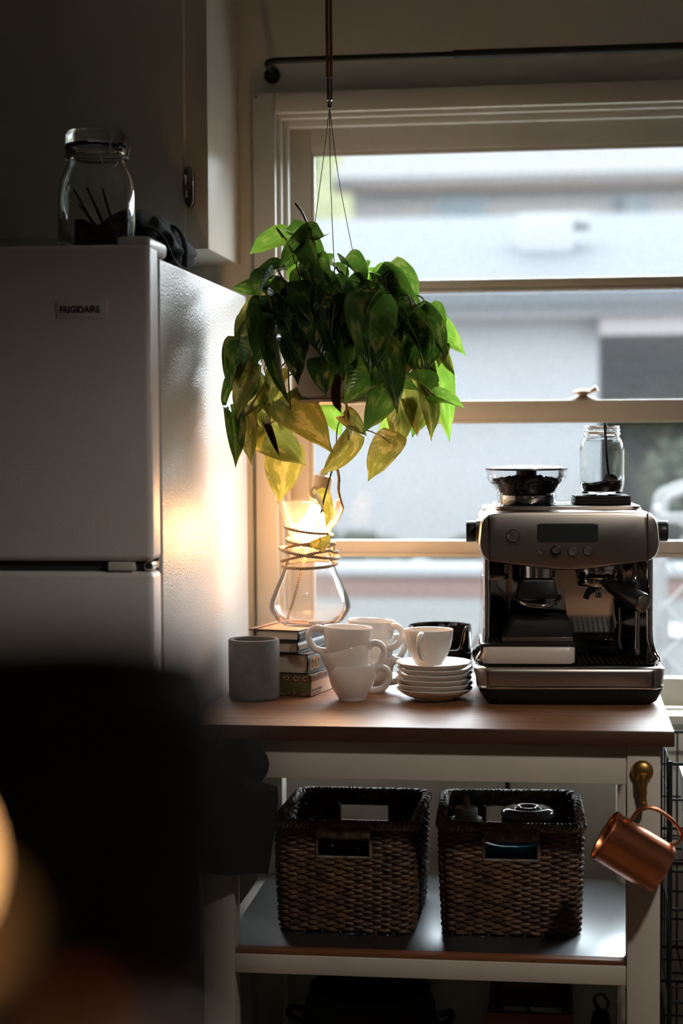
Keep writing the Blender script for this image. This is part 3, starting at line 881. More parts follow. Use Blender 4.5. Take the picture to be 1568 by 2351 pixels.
# dark towel over the cart's left front corner
tw = thing('dish_towel', 'black towel hanging over the left front corner of the kitchen cart', 'towel', (-.575, -.745, .8755))
def tow(u, v):
    z = .000 - .225 * v
    wid = .058 + .030 * sin(min(1, v * 2.6) * pi / 2) - .030 * max(0, v - .45)
    if v < .33:
        wid = .058 + .018 * sin(v / .33 * pi)
    x = (u - .42) * wid * 2
    y = -.020 - .010 * sin(u * 9 + v * 3) - .008 * sin(v * 5) - .012 * v
    return (x, y, z)
tg = MB().grid(tow, 26, 30)
tg.grid(lambda u, v: (tow(u, v)[0] * .98, tow(u, v)[1] + .009, tow(u, v)[2]), 26, 30)
tg.obj('towel_cloth', M['clothdark'], tw, angle=180)
MB().tube(smoothpath([(-.006, -.02, -.01), (-.002, -.014, .006), (.0, .006, .010)], 5), .003, 6).obj('hanging_loop', M['clothdark'], tw)

# ================================================================== ON THE TABLE
# concrete pot
tag(MB().lathe([(0, 0), (.044, 0), (.0465, .002), (.0475, .006), (.0475, .1095), (.0465, .1115), (.0400, .1115), (.0385, .1100), (.0385, .012), (0, .010)], 56)
    .obj('concrete_pot', M['concrete'], None, (-.568, -.4605, TZ + .0003)), 'grey concrete pot standing left of the book pile', 'pot')

# books
def book(name, label, cx, cy, z, w_, d_, h, yaw, cover, spine_r=True, top=None):
    t = thing(name, label, 'book', (cx, cy, z), (0, 0, radians(yaw)), 'books piled under the glass coffee maker')
    th = .0022
    MB().box(-w_ + .002, -.004, .004, d_ - .004, th, h - th).obj('pages', M['paper'], t, smooth=False)
    c = MB()
    c.box(-w_, 0, 0, d_, 0, th, .0006, 1); c.box(-w_, 0, 0, d_, h - th, h, .0006, 1)
    sp_ = MB().grid(lambda u, v: (-.003 + .0045 * sin(pi * v), d_ * u, h * v), 2, 8)
    ob = c.obj('cover', cover, t)
    sp_.grid(lambda u, v: (-.005 + .0045 * sin(pi * v), d_ * u, h * v), 2, 8).obj('spine', cover, t, angle=60)
    return t
b1 = book('boxed_book', 'thick patterned book with a cream label at the bottom of the pile', -.4655, -.4335, TZ + .0004, .135, .190, .0400, -13, M['boxgreen'])
# carved bands and label on the thick book
for nm in ('cover', 'spine', 'pages'):
    for ch in list(b1.children):
        if ch.name.startswith(nm):
            bpy.data.objects.remove(ch)
MB().box(-.135, 0, 0, .19, 0, .0400, .0012).obj('board_block', M['boxgreen'], b1)
pat = M['pattern'] = mat('carved_band', (.055, .030, .016), .6, col2=(.22, .13, .06), vscale=170, var=.5)
lbl = M['labelcream']
for (z0, z1) in ((.0275, .0395), (.0010, .0100)):
    MB().box(-.134, -.0004, -.0006, .0, z0, z1).obj('patterned_band', pat, b1, smooth=False)
MB().box(.0, .0006, .001, .189, .0275, .0395).obj('patterned_band', pat, b1, smooth=False)
sp1 = MB().box(.0, .0007, .001, .189, .0010, .0268).obj('spine_label', lbl, b1, smooth=False)
text_obj('spine_lettering', 'SURGEON GENERAL', .0062, M['ink'], sp1, (.0009, .004, .0088), (pi / 2, 0, pi / 2), .0001, .0002, .92)
text_obj('spine_lettering', 'Certain Of The Wrath', .0055, M['inkgrey'], sp1, (.0009, .004, .0030), (pi / 2, 0, pi / 2), .0001, .0, .92)
rr = random.Random(3)
orn = MB()
for k in range(7):
    cx_ = -.125 + k * .019
    orn.tube([(cx_ + .0045 * cos(a_ * pi / 8), -.0008, .034 + .0045 * sin(a_ * pi / 8) * (1 if a_ > 8 else .6)) for a_ in range(16)], .0006, 5, closed=True)
for k in range(10):
    cy_ = .008 + k * .018
    orn.tube([(.0008, cy_ + .0045 * cos(a_ * pi / 8), .0335 + .0045 * sin(a_ * pi / 8)) for a_ in range(16)], .0006, 5, closed=True)
orn.obj('ornament', M['labelcream'], b1)
zb = TZ + .0410
b2 = book('hardcover_book', 'thick black hardcover with gold GOD lettering in the book pile', -.4710, -.4290, zb, .140, .205, .0385, -15, M['coverblack'])
text_obj('spine_lettering', 'GOD', .0330, M['goldink'], b2, (.0018, .006, .0085), (pi / 2, 0, pi / 2), .0001, .0, .62)
zb += .0390
b3 = book('hardcover_book', 'black book with small yellow capitals, second from top of the pile', -.4900, -.4270, zb, .118, .180, .0225, -12, M['coverblack'])
text_obj('spine_lettering', 'BE GREAT', .0105, M['goldink'], b3, (.0017, .010, .0075), (pi / 2, 0, pi / 2), .0001, .0002, .72)
zb += .0230
b4 = book('notebook', 'black notebook with an elastic strap on top of the book pile', -.4890, -.4210, zb, .104, .175, .0195, -14, M['coverblack'])
MB().box(-.1045, -.001, .001, .174, .0196, .0200).obj('top_sheet', M['covertan'], b4, smooth=False)
MB().box(-.093, -.087, -.0012, -.0004, -.0006, .0202).box(-.093, -.087, -.0012, .176, .0203, .0209).obj('elastic_strap', M['coverblack'], b4, smooth=False)
ZB = zb + .0212

# Chemex-style glass coffee maker with a lamp in it
CX, CY = -.4820, -.3250
ch = thing('glass_coffee_maker', 'hourglass glass coffee maker standing on the book pile', 'coffee maker', (CX, CY, ZB))
outer = [(0, 0), (.050, 0), (.0545, .002), (.066, .010), (.0765, .026), (.0785, .036), (.0765, .047), (.0670, .071), (.0540, .099), (.0440, .125), (.0385, .145), (.0370, .158), (.0385, .172), (.0450, .193), (.0535, .215), (.0625, .238)]
inner = [(r - .0028, z + .0005) for r, z in outer[::-1] if r > .056 or z > .04] + [(.073, .034), (.071, .026), (.062, .0125), (.050, .0052), (0, .0045)]
MB().lathe(outer + [(.0628, .2395)] + inner, 64).obj('glass_body', M['chemexglass'], ch)
MB().lathe([(0, 0), (.0048, .001), (.0055, .004), (.0035, .008), (0, .009)], 16, Matrix.Translation((.003, -.071, .062)) @ Matrix.Rotation(radians(75), 4, 'X')).obj('glass_button', M['chemexglass'], ch)

lamp = thing('cord_lamp', 'bare bulb lamp with braided cord hung in the neck of the glass coffee maker', 'lamp', (CX, CY, ZB))
TL = Matrix.Translation((.012, .004, .212)) @ Matrix.Rotation(radians(12), 4, 'Y')
MB().lathe([(0, -.062), (.012, -.060), (.0215, -.052), (.0270, -.038), (.0270, -.026), (.0220, -.010), (.0165, .004), (.0145, .020), (0, .020)], 32, TL).obj('bulb', M['bulb'], lamp)
MB().lathe([(0, .019), (.0150, .019), (.0175, .021), (.0175, .030), (.0190, .032), (.0190, .072), (.0175, .076), (.009, .080), (.0065, .090), (0, .091)], 32, TL).obj('socket', M['socket'], lamp)
sk = MB().lathe([(0, -.006), (.0125, -.006), (.0135, -.004), (.0135, .0), (.0125, .002), (0, .0025)], 24, TL @ Matrix.Translation((-.006, -.019, .042)) @ Matrix.Rotation(radians(80), 4, 'X')).obj('outlet', M['socket'], lamp)
for dx in (-.0045, .0045):
    MB().box(dx - .0011, dx + .0011, -.0035, .0035, .0020, .0030, 0, 2, TL @ Matrix.Translation((-.006, -.019, .042)) @ Matrix.Rotation(radians(80), 4, 'X')).obj('outlet_slot', M['ink'], sk, smooth=False)
# cord: from the socket over the rim, wound round the neck, tail inside the flask
cp = [TL @ Vector((0, 0, .088)), TL @ Vector((.002, 0, .100)), (.050, .0, .312), (.058, -.002, .285), (.0575, -.004, .258), (.0625, -.006, .236), (.0625, .010, .222), (.047, .030, .196)]
def nr(z):      # outside radius of the glass at height z
    for i in range(1, len(outer) - 1):
        (r0, z0), (r1, z1) = outer[i], outer[i + 1]
        if z0 <= z <= z1 and z1 > z0:
            return r0 + (r1 - r0) * (z - z0) / (z1 - z0)
    return .06
turns = [(.184, .007, 2.6, .0455), (.160, .007, 2.4, .0440), (.154, .008, -.6, .0450), (.139, .009, 2.9, .0575), (.134, .012, -.3, .0540), (.116, .004, 1.2, .0525)]
n = 36
for k, (zc, tilt, ph, rt) in enumerate(turns):
    for i in range(n):
        a_ = pi / 4 + 2 * pi * i / n
        z = zc + tilt * cos(a_ - ph) + (turns[min(k + 1, 5)][0] - zc) * (i / n if i > n * .8 else 0) * .3
        nx = turns[min(k + 1, 5)][3]
        r = max(nr(z) + .0034, rt + (nx - rt) * max(0, (i / n - .8) / .2) * .6)
        cp.append((r * cos(a_), r * sin(a_), z))
crd = [Vector(p) for p in smoothpath(cp[:9], 5)] + [Vector(p) for p in cp[9:]]
MB().tube(crd, .0030, 10).obj('cord', M['cord'], lamp)
MB().tube(smoothpath([(-.006, .010, .150), (-.012, .0, .12), (-.022, -.012, .075), (-.032, -.018, .040), (-.040, -.020, .012), (-.030, -.022, .0095), (.0, -.03, .0095)], 8), .0026, 8).obj('cord_tail', M['cord'], lamp)

# cups and saucers
def cup_parts():
    c = MB().lathe([(0, .002), (.020, .002), (.0215, 0), (.0245, 0), (.0255, .003), (.0300, .010), (.0360, .020), (.0410, .033), (.0440, .048), (.0457, .064), (.0452, .0655), (.0440, .0650), (.0420, .048), (.0390, .034),
                    (.0335, .021), (.026, .011), (.018, .007), (0, .006)], 56)
    hp = smoothpath([(.0440, 0, .0545), (.0520, 0, .0600), (.0640, 0, .0585), (.0715, 0, .0485), (.0690, 0, .0350), (.0580, 0, .0220), (.0410, 0, .0175), (.035, 0, .0185)], 7)
    N = len(hp)
    h = MB().tube(hp, [.0042 + .0016 * abs(2 * i / (N - 1) - 1) for i in range(N)], 12, flat=1.25)
    return c, h
cm, hm = cup_parts()
cup0 = thing('coffee_cup', 'x', 'cup', group='cream coffee cups')
cm.obj('cup_bowl', M['ceramic'], cup0, angle=60)
hm.obj('handle', M['ceramic'], cup0, angle=60)
cups = [  # x, y, z, tilt about view axis, turn of handle, label
    (-.385, -.456, TZ + .0004, 0, -8, 'cream cup at the bottom of the front stack, handle to the right'),
    (-.389, -.456, TZ + .0325, -15, -4, 'tilted cream cup in the middle of the front stack'),
    (-.396, -.454, TZ + .0695, 3, 188, 'cream cup on top of the front stack, handle to the left'),
    (-.362, -.335, TZ + .0004, 0, -22, 'cream cup at the bottom of the back stack'),
    (-.362, -.335, TZ + .0325, -9, 30, 'cream cup in the middle of the back stack'),
    (-.364, -.337, TZ + .0690, 3, -30, 'cream cup on top of the back stack beside the books'),
    (-.2440, -.437, TZ + .0640, 0, -100, 'cream cup standing on the saucer stack, handle to the front'),
]
for i, (x, y, z, ti, tu, lb) in enumerate(cups):
    o = cup0 if i == 0 else copy_tree(cup0)
    o.rotation_mode = 'QUATERNION'
    o.rotation_quaternion = (Quaternion((0, 1, 0), radians(ti)) @ Quaternion((0, 0, 1), radians(tu)))
    o.location = (x, y, z)
    if ti < -5:      # nest the tilted cup so that its low edge rests in the cup below
        o.location.x += .006
    o['label'] = lb
sm = MB().lathe([(0, .0035), (.030, .0030), (.0335, 0), (.037, 0), (.0385, .003), (.050, .007), (.062, .0135), (.0695, .0200), (.0703, .0215), (.0695, .0225), (.0680, .0220), (.060, .0165), (.048, .0105), (.036, .0070), (.029, .0062), (.028, .0068), (0, .0068)], 64)
names = ['bottom', 'second lowest', 'third lowest', 'third highest', 'second highest', 'top']
s0 = sm.obj('saucer', M['ceramic'], None, angle=60)
for i in range(6):
    o = s0 if i == 0 else s0.copy()
    if i: COL.objects.link(o)
    o.location = (-.2335 + .0012 * sin(i * 2.1), -.440 + .001 * cos(i * 1.7), TZ + .0004 + i * .0096)
    o.rotation_euler = (0, 0, i * .7)
    tag(o, 'cream saucer, %s of the saucer stack' % names[i], 'saucer', 'saucers stacked beside the coffee machine')

# black canister with a scooped front
cn = thing('black_canister', 'glossy black canister with a cut-away front rim behind the saucers', 'canister', (-.2350, -.268, TZ + .0004))
def scoop(v):
    if v.z > .07:
        a_ = abs((atan2(v.y, v.x) + pi / 2 + pi) % (2 * pi) - pi)     # angle from the front
        e = min(1, max(0, (a_ - radians(38)) / radians(20)))
        e = e * e * (3 - 2 * e)
        return Vector((v.x, v.y, .07 + (v.z - .07) * (.12 + .88 * e)))
    return v
MB().lathe([(0, 0), (.058, 0), (.061, .003), (.061, .07), (.061, .09), (.061, .117), (.0605, .119), (.0590, .119), (.0585, .117), (.0585, .09), (.0585, .07), (.0585, .006), (0, .004)], 96, fn=scoop).obj('canister_wall', M['blackgloss'], cn, angle=60)
MB().lathe([(0, .004), (.0575, .0045), (.0575, .0075), (0, .007)], 48).obj('base_liner', M['rubber'], cn)

# ================================================================== COFFEE MACHINE
mc = thing('espresso_machine', 'brushed steel espresso machine with a bean hopper on the right of the cart', 'coffee machine', (.0145, -.505, TZ), (0, 0, radians(4.0)))
def cmx(px): return (px - 1313) / 1285.0
def cmz(py): return (1632 - py) / 1285.0
def outl(pts): return [(cmx(a_), cmz(c_)) for a_, c_ in pts]
def rline(pts, n=4, r=.35):
    """round the corners of a closed outline"""
    out = []
    N = len(pts)
    for i in range(N):
        p0, p1, p2 = Vector(pts[i - 1]), Vector(pts[i]), Vector(pts[(i + 1) % N])
        a_ = p1 + (p0 - p1) * r; c_ = p1 + (p2 - p1) * r
        for k in range(n + 1):
            t = k / n
            q = a_ * (1 - t) ** 2 + p1 * 2 * t * (1 - t) + c_ * t * t
            out.append((q.x, q.y))
    return out
DEP = .335
# foot, chrome lip, steel base
def planrect(z, x0, x1, y0, y1, r, n=6):
    pts = []
    for (cx_, cy_, a0) in ((x1 - r, y0 + r, -pi / 2), (x1 - r, y1 - r, 0), (x0 + r, y1 - r, pi / 2), (x0 + r, y0 + r, pi)):
        for k in range(n + 1):
            a_ = a0 + pi / 2 * k / n
            pts.append(Vector((cx_ + r * cos(a_), cy_ + r * sin(a_), z)))
    return pts
def loft(rings, cap=True):
    m = MB()
    n = len(rings[0])
    vs = [p for r_ in rings for p in r_]
    fs = []
    for l in range(len(rings) - 1):
        for k in range(n):
            a_, c_ = l * n + k, l * n + (k + 1) % n
            fs.append((a_, c_, c_ + n, a_ + n))
    if cap:
        fs.append(tuple(range(n))[::-1])
        fs.append(tuple((len(rings) - 1) * n + k for k in range(n)))
    m.add(vs, fs)
    return m
loft([planrect(.0008, -.142, .150, .022, DEP - .02, .02), planrect(.006, -.150, .158, .014, DEP - .01, .024), planrect(.022, -.160, .166, .006, DEP, .03), planrect(.030, -.163, .169, .002, DEP, .03)]).obj('foot', M['rubber'], mc, angle=60)
loft([planrect(.0303, -.164, .170, .001, DEP, .03), planrect(.033, -.166, .1715, -.001, DEP, .03), planrect(.036, -.1655, .171, .0, DEP, .03)]).obj('base_trim', M['chrome'], mc, angle=60)
loft([planrect(.0363, -.164, .169, .001, DEP, .03), planrect(.060, -.1705, .1715, -.001, DEP, .032), planrect(.0665, -.1710, .1720, .000, DEP, .032), planrect(.0700, -.1670, .1680, .004, DEP, .030)]).obj('base', M['steel'], mc, angle=50)
for x in (-.1480, .1490):
    MB().box(x - .0004, x + .0004, -.0022, .002, .0366, .066).obj('base_seam', M['ink'], mc, smooth=False)
# drip tray with slats
dt = loft([planrect(.0702, -.155, .156, .012, .165, .02), planrect(.0735, -.155, .156, .012, .165, .02)]).obj('drip_tray', M['blackgloss'], mc, angle=50)
for k in range(14):
    x = .020 + k * .0098
    MB().box(x, x + .006, .020, .155, .0737, .0752, .0006, 1).obj('tray_slat', M['blackplastic'], dt)
# body column and mirror back plate
MB().box(-.150, .150, .185, DEP, .0702, .350, .006).obj('body_column', M['steel'], mc)
def backplate(u, v):
    x = -.142 + .284 * u
    c_ = abs(2 * u - 1)
    y = .180 - .105 * max(0, (c_ - .66) / .34) ** 1.6
    z = .0740 + .180 * v
    y -= .05 * max(0, .16 - v) ** 1.5 * 6
    y -= .030 * v
    return (x, y, z)
MB().grid(backplate, 40, 16).obj('back_plate', M['steelmirror'], mc, angle=180)
def fin(sgn):
    o_ = [(.1410, .0735), (.1705, .0735), (.1670, .080), (.1590, .094), (.1545, .115), (.1525, .150), (.1520, .262), (.1440, .262), (.1430, .15), (.1430, .11)]
    if sgn < 0:
        o_ = [(-a_, c_) for a_, c_ in o_[::-1]]
    return MB().prism(o_, .050, DEP - .01, .0042)
fin(1).obj('side_panel', M['steelmirror'], mc, angle=50)
fin(-1).obj('side_panel', M['steelmirror'], mc, angle=50)
for s_ in (-1, 1):
    MB().box(s_ * .1475 - .0005, s_ * .1475 + .0005, .0515, .056, .11, .26).obj('panel_seam', M['ink'], mc, smooth=False)
for s_ in (-1, 1):
    MB().tube(smoothpath([(s_ * .1470, .052, .262), (s_ * .1470, .052, .150), (s_ * .1480, .051, .115), (s_ * .1530, .048, .094), (s_ * .1620, .042, .078)], 8), .0068, 14).obj('side_trim', M['chrome'], mc)
# head
hout = rline(outl([(1128, 1299), (1313, 1322), (1497, 1299), (1515, 1283), (1521, 1258), (1515, 1202), (1493, 1181), (1132, 1181), (1109, 1204), (1104, 1258), (1111, 1284)]), 4, .30)
hd_ = MB().prism(hout, .012, .300, .008).obj('head_shell', M['steel'], mc, angle=35)
fp = rline(outl([(1130, 1297), (1313, 1312), (1491, 1297), (1491, 1192), (1130, 1192)]), 4, .08)
MB().prism(fp, .0095, .0125, .0012).obj('control_panel', M['steel'], mc, angle=40)
for px in (1129, 1492):
    MB().box(cmx(px) - .0005, cmx(px) + .0005, .0085, .014, cmz(1299), cmz(1184)).obj('panel_seam', M['ink'], mc, smooth=False)
dp = rline(outl([(1241, 1252), (1377, 1252), (1377, 1211), (1241, 1211)]), 4, .10)
MB().prism(dp, .0076, .0096, .0005).obj('display', M['display'], mc)
MB().prism([(a_ * 1.025 - .025 * cmx(1309), c_ + (.0008 if c_ > cmz(1231) else -.0008)) for a_, c_ in dp], .0085, .0097, .0003).obj('display_bezel', M['ink'], mc)
FT = lambda px, py, y: Matrix.Translation((cmx(px), y, cmz(py))) @ Matrix.Rotation(pi / 2, 4, 'X')
def button(px, py, r, ring, h, name='button'):
    MB().lathe([(0, -.001), (ring, -.001), (ring, .0012), (r * 1.02, .0016), (0, .0016)], 28, FT(px, py, .0096)).obj('button_ring', M['ink'], mc)
    MB().lathe([(0, .001), (r, .001), (r, h - .0008), (r - .0008, h), (r * .3, h - .0003), (0, h - .0003)], 28, FT(px, py, .0096)).obj(name, M['steelbutton'], mc)
button(1184, 1239, .0103, .0130, .0036)
button(1250, 1275, .0050, .0056, .0030)
button(1320, 1275, .0073, .0094, .0034)
button(1355, 1274, .0073, .0094, .0034)
MB().lathe([(0, -.001), (.0096, -.001), (.0100, .002), (.0098, .010), (.0085, .012), (0, .012)], 28, FT(1281, 1273, .0096)).obj('dial', M['blackplastic'], mc)
MB().lathe([(0, .011), (.0066, .011), (.0066, .0145), (.0058, .0155), (0, .0155)], 28, FT(1281, 1270.5, .0096)).obj('dial_cap', M['steelbutton'], mc)
for px, py, s_ in ((1184, 1261, 'POWER'), (1250, 1289, 'FILTER'), (1281, 1290, 'SELECT'), (1320, 1290, '1 CUP'), (1355, 1290, '2 CUP')):
    text_obj('button_lettering', s_, .0062 if s_ == 'POWER' else .0042, M['ink'], mc, (cmx(px), .0094, cmz(py)), (pi / 2, 0, 0), .0001, .0, 1.0, 'CENTER')
# side knobs
for s_, px0 in ((-1, 1104), (1, 1520)):
    TK = Matrix.Translation((cmx(px0), .075, cmz(1232))) @ Matrix.Rotation(s_ * pi / 2, 4, 'Y')
    MB().lathe([(0, -.004), (.0225, -.004), (.0225, .002), (.020, .0035), (0, .0035)], 32, TK).obj('knob_collar', M['steel'], mc)
    MB().lathe([(0, .003), (.0185, .003), (.0195, .005), (.0195, .019), (.0185, .021), (0, .021)], 32, TK).obj('side_knob', M['blackplastic'], mc)
# cup tray on top
loft([planrect(cmz(1181), -.128, .132, .06, .285, .02), planrect(cmz(1181) + .006, -.130, .134, .058, .287, .02), planrect(cmz(1181) + .0068, -.128, .132, .060, .285, .02)]).obj('cup_tray', M['steel'], mc, angle=50)
ZT = cmz(1181) + .0070
loft([planrect(ZT, -.120, .124, .068, .277, .015), planrect(ZT + .0016, -.119, .123, .069, .276, .015)]).obj('tray_mat', M['blackgloss'], mc, angle=50)
# bean hopper
HX, HY = cmx(1222), .125
hop = MB().lathe([(.0525, 0), (.0545, .0), (.0545, .018), (.0530, .020), (.0540, .022), (.0620, .034), (.0705, .044), (.0735, .050), (.0735, .062), (.0715, .062), (.0715, .051), (.0690, .0455), (.0605, .0355), (.0525, .024), (.0515, .020), (.0525, .018)], 64, closed=True).obj('hopper', M['plexi'], mc, (HX, HY, ZT + .0018), angle=50)
MB().lathe([(0, 0.0002), (.050, .0002), (.0512, .002), (.0512, .016), (.048, .018), (0, .018)], 48).obj('hopper_collar', M['steelmirror'], hop)
MB().lathe([(.0705, .0625), (.0755, .0625), (.0762, .0640), (.0755, .0665), (.060, .0695), (.030, .0715), (0, .072), (0, .0625)], 64).obj('hopper_lid', mat('smoke_lid', (.07, .08, .085), .22, 0, coat=.3, var=.1), hop)
MB().lathe([(0, .050), (.019, .050), (.019, .0624), (0, .0624)], 24).obj('lid_spindle', M['blackplastic'], hop)
bn = MB()
rr = random.Random(11)
def bean(p, q):
    m_ = Matrix.Translation(p) @ q.to_matrix().to_4x4() @ Matrix.Diagonal((.0047, .0034, .0028, 1))
    vs = [m_ @ Vector(v) for v in ((1, 0, 0), (.5, .75, 0), (-.5, .75, 0), (-1, 0, 0), (-.5, -.75, 0), (.5, -.75, 0), (.45, 0, .8), (-.45, 0, .8), (.45, 0, -.8), (-.45, 0, -.8))]
    bn.add(vs, [(0, 1, 6), (1, 2, 7, 6), (2, 3, 7), (3, 4, 7), (4, 5, 6, 7), (5, 0, 6), (1, 0, 8), (2, 1, 8, 9), (3, 2, 9), (4, 3, 9), (5, 4, 9, 8), (0, 5, 8)])
for k in range(1500):
    z = rr.uniform(.023, .0545)
    rm = (.0500 + (z - .023) * .85) if z < .045 else .0675
    rm = min(rm, .0670) - .003
    zmax = .0530 - .008 * (rr.random())
    r_ = rm * sqrt(rr.random()) if rr.random() < .45 else rm * rr.uniform(.9, 1.0)
    z = min(z, .052 - .012 * (r_ / .067) ** 2)
    a_ = rr.uniform(0, 2 * pi)
    q = Quaternion((rr.gauss(0, 1), rr.gauss(0, 1), rr.gauss(0, 1), rr.gauss(0, 1))); q.normalize()
    bean(Vector((r_ * cos(a_), r_ * sin(a_), z)), q)
ob = bn.obj('coffee_beans', M['beans'], None, (0, 0, 0), angle=60)
ob.matrix_world = Matrix.Translation(mc.location) @ Matrix.Rotation(radians(4.0), 4, 'Z') @ Matrix.Translation((HX, HY, ZT + .0018))
ob['kind'] = 'stuff'
tag(ob, 'dark roasted coffee beans heaped in the clear hopper', 'beans')
# tamper, grinder outlet and cradle
MB().lathe([(0, 0), (.0235, 0), (.0245, .002), (.0245, .006), (.0225, .0075)], 32, Matrix.Translation((cmx(1145), .070, cmz(1343)))).obj('tamper_base', mat('tamper_steel', (.55, .50, .46), .15, 1.0), mc)
MB().lathe([(.0222, .0072), (.0180, .011), (.0110, .018), (.0085, .026), (.0085, .040), (0, .040)], 32, Matrix.Translation((cmx(1145), .070, cmz(1343)))).obj('tamper_handle', M['blackplastic'], mc)
MB().lathe([(0, 0), (.0310, 0), (.0330, .002), (.0330, .030), (0, .030)], 40, Matrix.Translation((cmx(1245), .085, cmz(1343)))).obj('grinder_outlet', M['steelmirror'], mc)
cro = rline(outl([(1191, 1389), (1294, 1389), (1281, 1343), (1206, 1343)]), 3, .12)
MB().prism(cro, .048, .115, .004).obj('grinder_cradle', M['blackplastic'], mc, angle=40)
ck = [(.041 * cos(a_), -.034 * sin(a_), .018 * (1 - sin(a_))) for a_ in [pi * k / 20 for k in range(21)]]
MB().tube([Vector((cmx(1245) + x * .95, .075 + y, cmz(1405) + z * .8)) for x, y, z in ck], .0045, 10).obj('cradle_fork', M['steelmirror'], mc)
# group head and portafilter
GX, GY = cmx(1388), .095
MB().lathe([(0, 0), (.0385, 0), (.0400, .002), (.0400, .016), (.0410, .017), (.0410, .030), (0, .030)], 48, Matrix.Translation((GX, GY, cmz(1344)))).obj('group_head', M['steelmirror'], mc)
MB().box(GX - .024, GX + .022, GY - .0408, GY - .036, cmz(1341), cmz(1333), .001).obj('group_label', M['ink'], mc)
TP = Matrix.Translation((GX - .006, GY - .002, cmz(1346)))
MB().lathe([(0, -.0165), (.016, -.0165), (.0295, -.013), (.0325, -.008), (.0325, 0), (0, .0)], 44, TP).obj('portafilter_bowl', M['steelmirror'], mc)
hv = Vector((.60, -1.0, -.30)).normalized()
h0 = Vector((GX - .006, GY - .002, cmz(1352))) + Vector((hv.x, hv.y, 0)).normalized() * .030
hpts = [h0 + hv * t for t in (0, .012, .020, .045, .085, .112, .118)]
MB().tube(hpts, [.0085, .0085, .0125, .0140, .0172, .0188, .0178], 24).obj('portafilter_handle', M['blackplastic'], mc)
qh = Vector((0, 0, 1)).rotation_difference(hv).to_matrix().to_4x4()
MB().lathe([(0, 0), (.0160, 0), (.0160, .0012), (.0150, .002), (0, .002)], 32, Matrix.Translation(hpts[-1]) @ qh).obj('handle_end_cap', M['steelbutton'], mc)
spx = GX - .006
MB().tube(smoothpath([(spx, GY - .01, cmz(1358)), (spx, GY - .012, cmz(1366)), (spx - .012, GY - .016, cmz(1376)), (spx - .018, GY - .018, cmz(1392))], 5), [.008] * 6 + [.0065] * 5 + [.0055] * 5, 12).obj('spout', M['blackgloss'], mc)
MB().tube(smoothpath([(spx, GY - .012, cmz(1364)), (spx + .006, GY - .014, cmz(1376)), (spx + .005, GY - .015, cmz(1390))], 5), [.007] * 5 + [.0055] * 6, 12).obj('spout', M['steelmirror'], mc)
# steam wand, grip and hot-water spout
SWX, SWY = cmx(1476), .060
MB().tube(smoothpath([(SWX - .002, SWY + .02, cmz(1305)), (SWX - .002, SWY + .012, cmz(1325)), (SWX - .004, SWY + .004, cmz(1345)), (SWX, SWY, cmz(1380)), (SWX, SWY, cmz(1440)), (SWX - .001, SWY - .002, cmz(1505)), (SWX - .001, SWY - .002, cmz(1521))], 6), .0050, 14).obj('steam_wand', M['steelmirror'], mc)
MB().lathe([(0, 0), (.0065, 0), (.0105, .006), (.0105, .034), (.0085, .046), (.006, .052), (0, .052)], 24, Matrix.Translation((SWX - .001, SWY + .001, cmz(1417)))).obj('wand_grip', M['rubber'], mc)
MB().lathe([(0, -.004), (.0165, -.004), (.0180, 0), (.0165, .004), (0, .004)], 28, Matrix.Translation((SWX + .010, SWY - .004, cmz(1391))) @ Matrix.Rotation(radians(80), 4, 'Y')).obj('wand_tab', M['rubber'], mc)
MB().lathe([(0, 0), (.0038, 0), (.0058, .004), (.0058, .014), (0, .014)], 16, Matrix.Translation((SWX - .001, SWY - .002, cmz(1523)))).obj('wand_tip', M['chrome'], mc)
MB().tube(smoothpath([(cmx(1440), .10, cmz(1415)), (cmx(1440), .095, cmz(1450)), (cmx(1438), .095, cmz(1490)), (cmx(1442), .09, cmz(1508)), (cmx(1446), .085, cmz(1514))], 6), .0026, 10).obj('hot_water_spout', M['chrome'], mc)
MB().box(cmx(1327), cmx(1440), .145, .178, .0765, cmz(1497), .004).obj('drip_tray_wall', M['blackgloss'], mc)

# scale on the drip tray with a black wedge on it
MW = Matrix.Translation(mc.location) @ Matrix.Rotation(radians(4.0), 4, 'Z')
def onmc(o, loc, rz=0):
    o.matrix_world = MW @ Matrix.Translation(loc) @ Matrix.Rotation(rz, 4, 'Z')
scl = thing('kitchen_scale', 'white coffee scale with a black top on the machine drip tray', 'scale')
onmc(scl, (cmx(1220), .088, .0756))
sw, sd = .0832, .080
loft([planrect(0, -sw + .002, sw - .002, -sd + .002, sd - .002, .012), planrect(.003, -sw, sw, -sd, sd, .014), planrect(.0285, -sw, sw, -sd, sd, .014), planrect(.0305, -sw + .002, sw - .002, -sd + .002, sd - .002, .012)]).obj('scale_body', mat('scale_white', (.70, .62, .58), .3, coat=.4, var=.02), scl, angle=50)
loft([planrect(.0308, -sw - .002, sw + .001, -sd + .004, sd + .002, .006), planrect(.0352, -sw - .002, sw + .001, -sd + .004, sd + .002, .006)]).obj('weighing_plate', M['blackplastic'], scl, angle=50)
MB().box(-sw - .0035, -sw - .0005, -sd + .010, sd, .020, .0350, .001).obj('plate_lip', M['blackplastic'], scl)
wd = thing('tamping_stand', 'black curved tamping stand lying on the kitchen scale', 'stand')
onmc(wd, (cmx(1244), .100, .0756 + .0355))
wo = rline(outl([(1160, 1482), (1326, 1482), (1324, 1447), (1322, 1432), (1290, 1427), (1230, 1432), (1186, 1428), (1178, 1445), (1168, 1466)]), 3, .25)
wo = [(x - cmx(1244), z - cmz(1482)) for x, z in wo]
MB().prism(wo, -.055, .055, .006).obj('stand_block', M['rubber'], wd, angle=50)
